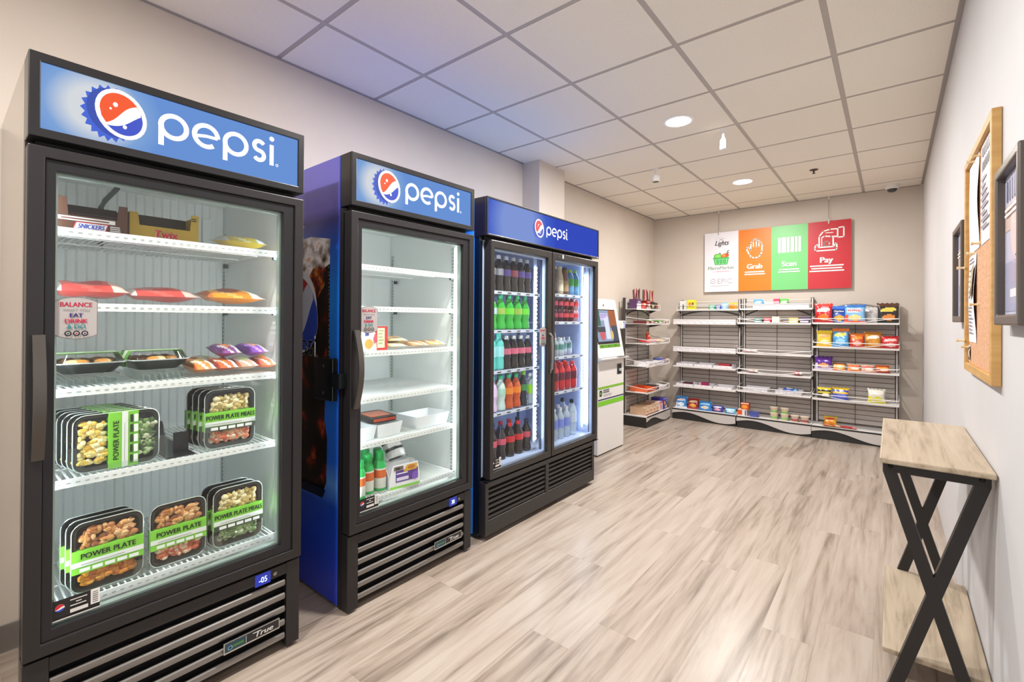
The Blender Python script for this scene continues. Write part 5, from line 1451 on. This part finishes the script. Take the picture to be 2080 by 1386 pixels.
# --- rack along the left wall ---------------------------------------
P1 = 'goods on the left wall rack'
zz1 = 1.389
def meatbox(lx, w, h, col, fn, label, sticks, scol, sname):
    o = tray(rk1, lx, 0.155, zz1, w, 0.10, h, col, label, name='stick_carton', cat='box', group=P1)
    a = Art(); fn(a, w, h); a.build('print', o, 0)
    for i in range(sticks):
        c = scol[i % len(scol)]
        x = lx - w * 0.34 + w * 0.68 * i / max(1, sticks - 1)
        s = MB().prism(rr2(0.014, 0.205 + 0.05 * R.random(), 0.004, 3, 0, 0.120), 0, 0.006, 'y').build('snack_stick', mat(c, 0.35), None)
        s.location = W2(rk1, x, 0.185 + 0.018 * (i % 3), zz1 + 0.006)
        s.rotation_euler = (math.radians(R.uniform(-4, 4)), math.radians(R.uniform(-9, 9)), math.radians(90))
        tag(s, '%s snack stick, %s in the %s' % (['dark red', 'maroon', 'black', 'brown', 'red'][i % 5] if False else {'#8c1f2c': 'dark red', '#5a1420': 'maroon', '#2a2024': 'black', '#b8282c': 'bright red', '#c9b23c': 'yellow'}[c], ['first from left', 'second from left', 'third from left', 'fourth from left', 'fifth from left'][i], sname), 'snack stick', 'snack sticks on the left wall rack')
meatbox(0.115, 0.12, 0.115, '#5c3a66', lambda a, w, h: a.rect(-w / 2, 0, w / 2, h * 0.55, '#dcd6d8').rect(-w * 0.3, h * 0.66, w * 0.3, h * 0.74, '#e9e2ea'), 'purple and white carton of snack sticks, top of the left rack', 4, ['#8c1f2c', '#5a1420', '#2a2024'], 'purple carton')
meatbox(0.255, 0.13, 0.075, '#c42a26', lambda a, w, h: a.rect(-w / 2, h * 0.3, w * 0.2, h * 0.36, '#e8b8a8').rect(-w * 0.1, h * 0.62, w * 0.4, h * 0.9, '#e6d8b8'), 'bright red carton of snack sticks, top of the left rack', 4, ['#2a2024', '#8c1f2c', '#5a1420'], 'bright red carton')
meatbox(0.400, 0.13, 0.105, '#8a1a22', lambda a, w, h: a.rect(-w / 2, 0, w / 2, h * 0.28, '#b9b0ae').ell(w * 0.12, h * 0.48, w * 0.22, h * 0.16, '#e4d9cc').rect(-w * 0.3, h * 0.8, w * 0.3, h * 0.9, '#e9b0a8'), 'dark red carton of snack sticks, top of the left rack', 4, ['#b8282c', '#8c1f2c'], 'dark red carton')
meatbox(0.540, 0.11, 0.095, '#24201f', lambda a, w, h: a.rect(-w / 2, 0, w / 2, h * 0.28, '#5f5a5c').ell(0, h * 0.42, w * 0.36, h * 0.18, '#dcc27a'), 'black carton of snack sticks, top of the left rack', 4, ['#b8282c', '#c9b23c', '#8c1f2c'], 'black carton')
meatbox(0.650, 0.08, 0.085, '#3a2c28', lambda a, w, h: a.rect(-w / 2, 0, w / 2, h * 0.3, '#77706f').ell(0, h * 0.5, w * 0.36, h * 0.2, '#c8453a'), 'small brown carton of snack sticks, right end of the top shelf, left rack', 2, ['#2a2024', '#c9b23c'], 'small brown carton')
bars = [('#6a1c22', 'maroon'), ('#8a2026', 'dark red'), ('#3f1c1a', 'dark brown'), ('#4cae3a', 'bright green'), ('#8a3a4c', 'plum')]
for i, (c, nm) in enumerate(bars):
    carton(rk1, 0.12 + i * 0.128, 0.045, 1.213, 0.115, 0.16, 0.030 if i != 3 else 0.036, c, '%s flat candy box on the second shelf of the left rack' % nm, lambda a, w, h: a.rect(-w * 0.3, h * 0.3, w * 0.2, h * 0.7, '#d9c9b4'), name='candy_box', cat='candy box', group=P1)
bag(rk1, 0.33, 0.976, 0.085, 0.135, ['#c8382a', '#e07a34', '#e8c8a0', '#e06a2a', '#a82420'], 'red-orange pouch standing on the third shelf of the left rack', ly=0.12, t=0.04, name='snack_pouch', cat='snack pouch', group=P1)
for lx, c, nm in ((0.20, '#c8303a', 'red'), (0.45, '#e09aa4', 'pink'), (0.56, '#e6cf7a', 'pale yellow'), (0.65, '#d9c08a', 'tan')):
    flat(rk1, lx, 0.05, 0.976, 0.10, 0.15, [c, '#efe6dc', '#b8503c', '#f3efe8', c], nm + ' flat pack on the third shelf of the left rack', 0.026, group=P1)
tray(rk1, 0.24, 0.03, 0.713, 0.20, 0.20, 0.042, '#e6e4e8', 'white display tray, left one on the fourth shelf of the left rack', group=P1, lowfront=0.7)
tray(rk1, 0.46, 0.03, 0.713, 0.20, 0.20, 0.042, '#e6e4e8', 'white display tray with dark tag, right one on the fourth shelf of the left rack', group=P1, lowfront=0.7, tags=True)
carton(rk1, 0.63, 0.05, 0.713, 0.10, 0.12, 0.06, '#5a68a8', 'blue and red candy box at the end of the fourth shelf, left rack', lambda a, w, h: a.rect(0, h * 0.4, w / 2, h, '#b8465a').rect(-w * 0.4, h * 0.2, w * 0.1, h * 0.5, '#e2e2ea'), group=P1)
tray(rk1, 0.20, 0.03, 0.403, 0.24, 0.22, 0.05, '#e06a3a', 'orange display tray on the fifth shelf of the left rack', group=P1, lowfront=0.85)
carton(rk1, 0.40, 0.04, 0.403, 0.11, 0.14, 0.05, '#3a2a2c', 'dark and red candy box beside the orange tray, left rack', lambda a, w, h: a.rect(-w * 0.1, h * 0.2, w * 0.4, h * 0.8, '#b03a44').rect(-w * 0.45, h * 0.3, -w * 0.2, h * 0.6, '#d8ccc4'), group=P1)
tray(rk1, 0.58, 0.03, 0.403, 0.20, 0.20, 0.042, '#e9e7ea', 'white display tray at the end of the fifth shelf, left rack', group=P1, lowfront=0.7)
for i in range(4):
    carton(rk1, 0.085 + i * 0.098, 0.03, 0.137, 0.09, 0.20, 0.085 + 0.008 * (i % 2), '#caa98c', 'tan noodle carton on the base deck of the left rack, %s of four' % ['first', 'second', 'third', 'last'][i], lambda a, w, h: a.rect(-w * 0.42, h * 0.2, w * 0.42, h * 0.85, '#e9d9c6').ell(0, h * 0.5, w * 0.25, h * 0.2, '#d07a3c').rect(-w * 0.5, 0, w * 0.5, h * 0.14, '#8a4a34'), name='noodle_carton', group=P1)
carton(rk1, 0.495, 0.03, 0.137, 0.11, 0.18, 0.105, '#e6c9c4', 'pink and white carton on the base deck of the left rack', lambda a, w, h: a.rect(-w * 0.5, h * 0.86, w * 0.5, h, '#c8383c').rect(-w * 0.1, h * 0.1, w * 0.14, h * 0.8, '#c45a6a').rect(w * 0.2, h * 0.1, w * 0.45, h * 0.8, '#efe6d8'), group=P1)
carton(rk1, 0.635, 0.03, 0.137, 0.125, 0.16, 0.135, '#3f3a9a', 'purple carton with orange picture at the corner end of the left rack base', lambda a, w, h: a.ell(-w * 0.1, h * 0.55, w * 0.22, h * 0.18, '#e8923a').ell(w * 0.2, h * 0.2, w * 0.25, h * 0.14, '#e6b87a').rect(-w * 0.5, h * 0.88, w * 0.5, h, '#8a88d0').ell(w * 0.32, h * 0.75, w * 0.07, h * 0.06, '#e9e6f4', n=8), group=P1)

# --- back wall rack 2 ------------------------------------------------
P2 = 'goods on the rack under the white sign panel'
carton(rk2, 0.085, 0.145, 1.391, 0.085, 0.08, 0.115, '#e4e4e2', 'white carton at left on top of the rack below the white sign panel', lambda a, w, h: a.rect(-w * 0.1, h * 0.05, w * 0.1, h * 0.6, '#4a4a4c').rect(w * 0.2, h * 0.1, w * 0.4, h * 0.8, '#cfd4d0'), group=P2)
carton(rk2, 0.180, 0.145, 1.391, 0.095, 0.08, 0.125, '#e6e03a', 'bright yellow carton with orange picture on the rack top', lambda a, w, h: a.ell(-w * 0.08, h * 0.55, w * 0.26, h * 0.2, '#e88a2a').ell(w * 0.28, h * 0.6, w * 0.1, h * 0.16, '#3a4a2a').rect(-w * 0.5, h * 0.2, w * 0.5, h * 0.24, '#6a7a2a'), group=P2)
for lx, c, nm, w_, h_ in ((0.43, '#3cae7c', 'green', 0.09, 0.055), (0.505, '#4a58b0', 'dark blue', 0.075, 0.055), (0.58, '#8cc4e6', 'light blue', 0.09, 0.08)):
    bag(rk2, lx, 1.391, w_, h_, [c, c, '#e6ecf2', '#dfe6ea', c], '%s mint bag on top of the rack below the white panel' % nm, ly=0.17, t=0.03, name='mint_bag', cat='candy bag', group=P2)
bag(rk2, 0.672, 1.391, 0.10, 0.080, ['#e6a82a', '#f0c43c', '#d9701f', '#e8882a', '#e6a82a'], 'yellow-orange candy bag at the right end of that rack top', ly=0.17, t=0.05, name='candy_bag', cat='candy bag', group=P2)
for z, nm, n in ((0.676, 'fourth', 3), (0.421, 'fifth', 3)):
    for i in range(n):
        tray(rk2, 0.145 + i * 0.225, 0.022, z, 0.205, 0.20, 0.042, '#e9e6ea', '%s white candy tray on the %s shelf, rack below the white panel' % (['left', 'middle', 'right'][i], nm), group=P2, lowfront=0.75, tags=True)
carton(rk2, 0.60, 0.06, 0.681, 0.13, 0.10, 0.048, '#a8303a', 'dark red candy box in the right tray of the fourth shelf', name='candy_box', cat='candy box', group=P2)
carton(rk2, 0.37, 0.06, 0.426, 0.07, 0.10, 0.055, '#9c1f58', 'magenta candy box in the middle tray of the fifth shelf', name='candy_box', cat='candy box', group=P2)
carton(rk2, 0.16, 0.06, 0.426, 0.10, 0.10, 0.040, '#5a2a34', 'dark maroon candy box in the left tray of the fifth shelf', name='candy_box', cat='candy box', group=P2)
for i, (c, nm, w_, h_) in enumerate([(['#2f7ec8', '#3a92dc', '#e9d9dc', '#dfe8f2', '#e6ecf4'], 'blue and white', 0.15, 0.15), (['#8c1c1f', '#a82a26', '#e6c4a0', '#d99a3c', '#b03028'], 'dark red', 0.145, 0.135), (['#2a7cc4', '#3a94d8', '#8fc0e4', '#e6dcc4', '#2a7cc4'], 'blue cream-pictured', 0.165, 0.115), (['#3a3f9c', '#5a60c0', '#e6e2ea', '#e9a8b4', '#2c3080'], 'violet blue', 0.135, 0.08), (['#8fd0e8', '#3a9cd0', '#f0f4f6', '#e6f0f4', '#2f8cc4'], 'pale blue', 0.13, 0.065)]):
    bag(rk2, 0.085 + i * 0.146, 0.137, w_, h_, c, nm + ' cookie bag on the base deck below the white sign panel', ly=0.075 + 0.012 * (i % 2), t=0.055, lean=-22, name='cookie_bag', cat='cookie bag', group=P2)

# --- back wall rack 3 ------------------------------------------------
P3 = 'goods on the half-empty middle rack'
for lx, w_, h_, c, nm in ((0.18, 0.11, 0.115, '#6aa8e0', 'sky blue'), (0.295, 0.12, 0.085, '#b9dfe4', 'pale aqua'), (0.445, 0.095, 0.115, '#5cc84a', 'bright green')):
    bag(rk3, lx, 1.396, w_, h_, [c, c, '#e4eef2', '#dcecf0', c], nm + ' candy bag on top of the half-empty rack', ly=0.23, t=0.045, name='candy_bag', cat='candy bag', group=P3)
carton(rk3, 0.372, 0.212, 1.396, 0.062, 0.05, 0.115, '#c8486a', 'pink striped candy carton on top of the half-empty rack', lambda a, w, h: a.rect(-w / 2, h * 0.25, w / 2, h * 0.4, '#f0c8d0').rect(-w / 2, h * 0.6, w / 2, h * 0.72, '#f3dfe2'), group=P3)
tray(rk3, 0.42, 0.145, 1.3965, 0.56, 0.06, 0.055, '#e6e4e8', 'long white tray along the top of the half-empty rack', group=P3, tags=True)
for lx, w_, h_, c, nm in ((0.205, 0.085, 0.060, '#2f6a64', 'dark green'), (0.30, 0.075, 0.062, '#b8303c', 'red'), (0.385, 0.075, 0.072, '#e4dcc0', 'cream'), (0.56, 0.09, 0.060, '#d9b23c', 'yellow'), (0.665, 0.10, 0.066, '#4a2f5c', 'dark purple')):
    carton(rk3, lx, 0.09, 1.229, w_, 0.10, h_, c, nm + ' small carton on the second shelf of the half-empty rack', lambda a, w, h: a.rect(-w * 0.4, h * 0.15, w * 0.35, h * 0.4, '#e6e2da').rect(-w * 0.3, h * 0.6, w * 0.2, h * 0.72, '#d8d0c8'), group=P3)
flat(rk3, 0.12, 0.05, 0.878, 0.16, 0.12, ['#dcaeb2', '#efe0dc', '#e6c9a0', '#f0e9e4', '#dcaeb2'], 'pale pink pack at the left of the third shelf, half-empty rack', 0.03, group=P3)
flat(rk3, 0.15, 0.05, 0.646, 0.12, 0.12, ['#c9939a', '#e6d8d0', '#d9cf7a', '#efe9df', '#a06a70'], 'pink and yellow pack on the fourth shelf, half-empty rack', 0.026, group=P3)
flat(rk3, 0.60, 0.06, 0.646, 0.09, 0.12, ['#c8304a', '#e9e2dc', '#d8566a', '#f0ece6', '#c8304a'], 'small red pack at the right of the fourth shelf, half-empty rack', 0.035, group=P3)
for i, lx in enumerate((0.19, 0.52)):
    tray(rk3, lx, 0.024, 0.433, 0.25, 0.20, 0.045, '#e6e6ec', '%s white candy tray on the fifth shelf, half-empty rack' % ['left', 'right'][i], group=P3, lowfront=0.8, tags=True)
flat(rk3, 0.53, 0.06, 0.439, 0.16, 0.11, ['#2f4a9c', '#5a7ac8', '#e2e6f0', '#7ab0dc', '#2f4a9c'], 'dark blue pack lying in the right tray of the fifth shelf', 0.05, group=P3)
carton(rk3, 0.055, 0.03, 0.137, 0.095, 0.10, 0.075, '#e4ded8', 'white and orange carton at the bottom left of the half-empty rack', lambda a, w, h: a.rect(-w * 0.5, h * 0.15, 0, h * 0.9, '#d8562a').rect(w * 0.3, h * 0.1, w * 0.45, h * 0.9, '#5a5a9c'), group=P3)
carton(rk3, 0.080, 0.04, 0.2130, 0.085, 0.08, 0.075, '#c8501c', 'orange carton stacked on the white one at the bottom left', lambda a, w, h: a.ell(0, h * 0.42, w * 0.36, h * 0.3, '#f09a2a').rect(-w * 0.5, h * 0.86, w * 0.5, h, '#e9e2da'), group=P3)
tray(rk3, 0.175, 0.035, 0.137, 0.10, 0.08, 0.055, '#4a58a8', 'small blue tub beside the white and orange carton', flare=0.012, name='snack_tub', cat='tub', group=P3)
def cup(lx, ly, z, c, band, label):
    t = thing('snack_cup', label, 'cup', W2(rk3, lx, ly, z), 0, 'cups at the foot of the half-empty rack')
    MB().lathe([(0.030, 0), (0.032, 0.004), (0.040, 0.062), (0.042, 0.064)], 16).build('cup', mat(c, 0.4), t, True)
    MB().lathe([(0.0335, 0.012), (0.0365, 0.030)], 16, caps=False).build('band', mat(band, 0.4), t, True)
    MB().lathe([(0.043, 0.0642), (0.043, 0.068), (0.0, 0.0685)], 16, caps=False).build('lid', mat('#e6d9c8', 0.4), t, True)
for i, lx in enumerate((0.375, 0.480)):
    for j in range(2):
        cup(lx, 0.08, 0.137 + 0.0695 * j, '#e4d2b4', '#7cc86a', '%s green-banded cup of the %s stack' % (['lower', 'upper'][j], ['left', 'right'][i]))
for i, lx in enumerate((0.580, 0.670)):
    cup(lx, 0.075, 0.137, '#d8bfae', '#a8423c', '%s brown-red cup at the right of the lowest deck' % ['left', 'right'][i])

# --- back wall rack 4 (chip bags) -------------------------------------
P4 = 'goods on the arch-topped rack'
def chips(lx, lz, w, h, cols, label, **k): bag(rk4, lx, lz, w, h * 1.1, cols, label, group=P4, yaw=R.uniform(-7, 7), **k)
chips(0.095, 1.236, 0.17, 0.19, ['#c01f26', '#d8302c', '#f0e6e0', '#e6762a', '#a81a20'], 'red chip bag at the left of the top shelf, arch-topped rack', txt=('Doritos', 0.020, '#ffffff'), ly=0.08)
chips(0.225, 1.236, 0.17, 0.165, ['#2a5cc4', '#3a78d8', '#1f3f8c', '#e6b84a', '#2448a8'], 'royal blue chip bag with yellow chips on the top shelf', txt=('Doritos', 0.020, '#f4f6fb'), ly=0.15)
chips(0.365, 1.236, 0.19, 0.175, ['#7ab4e0', '#2f6cb4', '#e9e4ec', '#e6c878', '#e0583c'], 'light blue chip bag with red lettering on the top shelf', txt=('RUFFLES', 0.022, '#c83a4a'), ly=0.08)
chips(0.50, 1.236, 0.14, 0.15, ['#b9b5b4', '#c9c6c4', '#c4c0be', '#d2cfcd', '#aaa6a4'], 'plain silver chip bag turned around on the top shelf', ly=0.155)
chips(0.635, 1.236, 0.18, 0.185, ['#2a2422', '#5a3a2c', '#e0cf5a', '#e08a3c', '#1f2a28'], 'black chip bag with yellow emblem at the right of the top shelf', ly=0.08)
chips(0.105, 0.982, 0.145, 0.155, ['#e6c03a', '#efd02a', '#e8a86a', '#f0dca0', '#e0b02a'], 'yellow chip bag at the left of the second shelf', ly=0.09)
chips(0.245, 0.982, 0.15, 0.178, ['#4a9cd8', '#e0762a', '#e6cf4a', '#9cd0ec', '#3a86c4'], 'blue chip bag with orange top on the second shelf', ly=0.08)
chips(0.385, 0.982, 0.13, 0.135, ['#c8471c', '#d9762a', '#e6902a', '#e9b0a4', '#b8301c'], 'orange-red chip bag, third on the second shelf', ly=0.08)
chips(0.515, 0.982, 0.145, 0.150, ['#c8861f', '#b8741c', '#e9e2d8', '#dca04a', '#a8641c'], 'golden brown chip bag with white emblem on the second shelf', ly=0.08)
chips(0.650, 0.982, 0.145, 0.115, ['#c8242c', '#b01c24', '#e8c8c0', '#e6b8b0', '#b01c24'], 'low red chip bag at the right of the second shelf', ly=0.08)
chips(0.095, 0.734, 0.17, 0.130, ['#5a2a8c', '#4a2078', '#6a38a0', '#e6a05a', '#d8cfe6'], 'purple chip bag at the left of the third shelf', ly=0.09, lean=-16, t=0.07)
for lx, c, nm in ((0.235, ['#d98a3a', '#8a3a1c', '#e6dcae', '#b9c46a', '#c46a2c'], 'green-edged'), (0.36, ['#e08a4a', '#efd8c8', '#d9583c', '#f0e2d4', '#d06a34'], 'orange'), (0.475, ['#dcae94', '#efdccc', '#c83a3a', '#f0e6d8', '#c46a4c'], 'peach'), (0.595, ['#b8381c', '#d9662a', '#e6a03a', '#e9d0b0', '#8a2418'], 'rust red')):
    chips(lx, 0.734, 0.116, 0.085, c, nm + ' small chip bag lying on the third shelf, arch-topped rack', ly=0.07, lean=-38, t=0.04, fn=fn_band)
chips(0.105, 0.426, 0.13, 0.105, ['#26221c', '#e0c52a', '#d9c83a', '#efe6d0', '#2a2620'], 'black and yellow snack bag at the left of the fourth shelf', ly=0.09, fn=fn_band)
chips(0.245, 0.426, 0.15, 0.120, ['#4a58b8', '#eac52a', '#e6b83a', '#6a78d0', '#3a489c'], 'blue bag with yellow top on the fourth shelf', ly=0.08, fn=fn_band, lean=-18)
chips(0.545, 0.426, 0.15, 0.130, ['#e4e2d0', '#efeee4', '#e8e4dc', '#d9d24a', '#e0d93a'], 'white and lime popcorn bag at the right of the fourth shelf', ly=0.09, t=0.07)
chips(0.155, 0.137, 0.125, 0.095, ['#dca82a', '#e6c03a', '#c83a2c', '#e08a2c', '#b8741c'], 'yellow and red snack bag on the base deck, arch-topped rack', ly=0.10, lean=-30)
flat(rk4, 0.17, 0.03, 0.136, 0.16, 0.06, ['#b8643c', '#d9a86a', '#8a4a2c', '#e0b88a', '#a85a34'], 'brown snack bar lying at the front of the base deck', 0.018, group=P4, name='snack_bar', cat='snack bar')
flat(rk4, 0.315, 0.04, 0.136, 0.15, 0.05, ['#b8242c', '#d8483c', '#8a1a22', '#e08a7a', '#a01c24'], 'red snack bar lying at the front of the base deck', 0.016, group=P4, name='snack_bar', cat='snack bar')
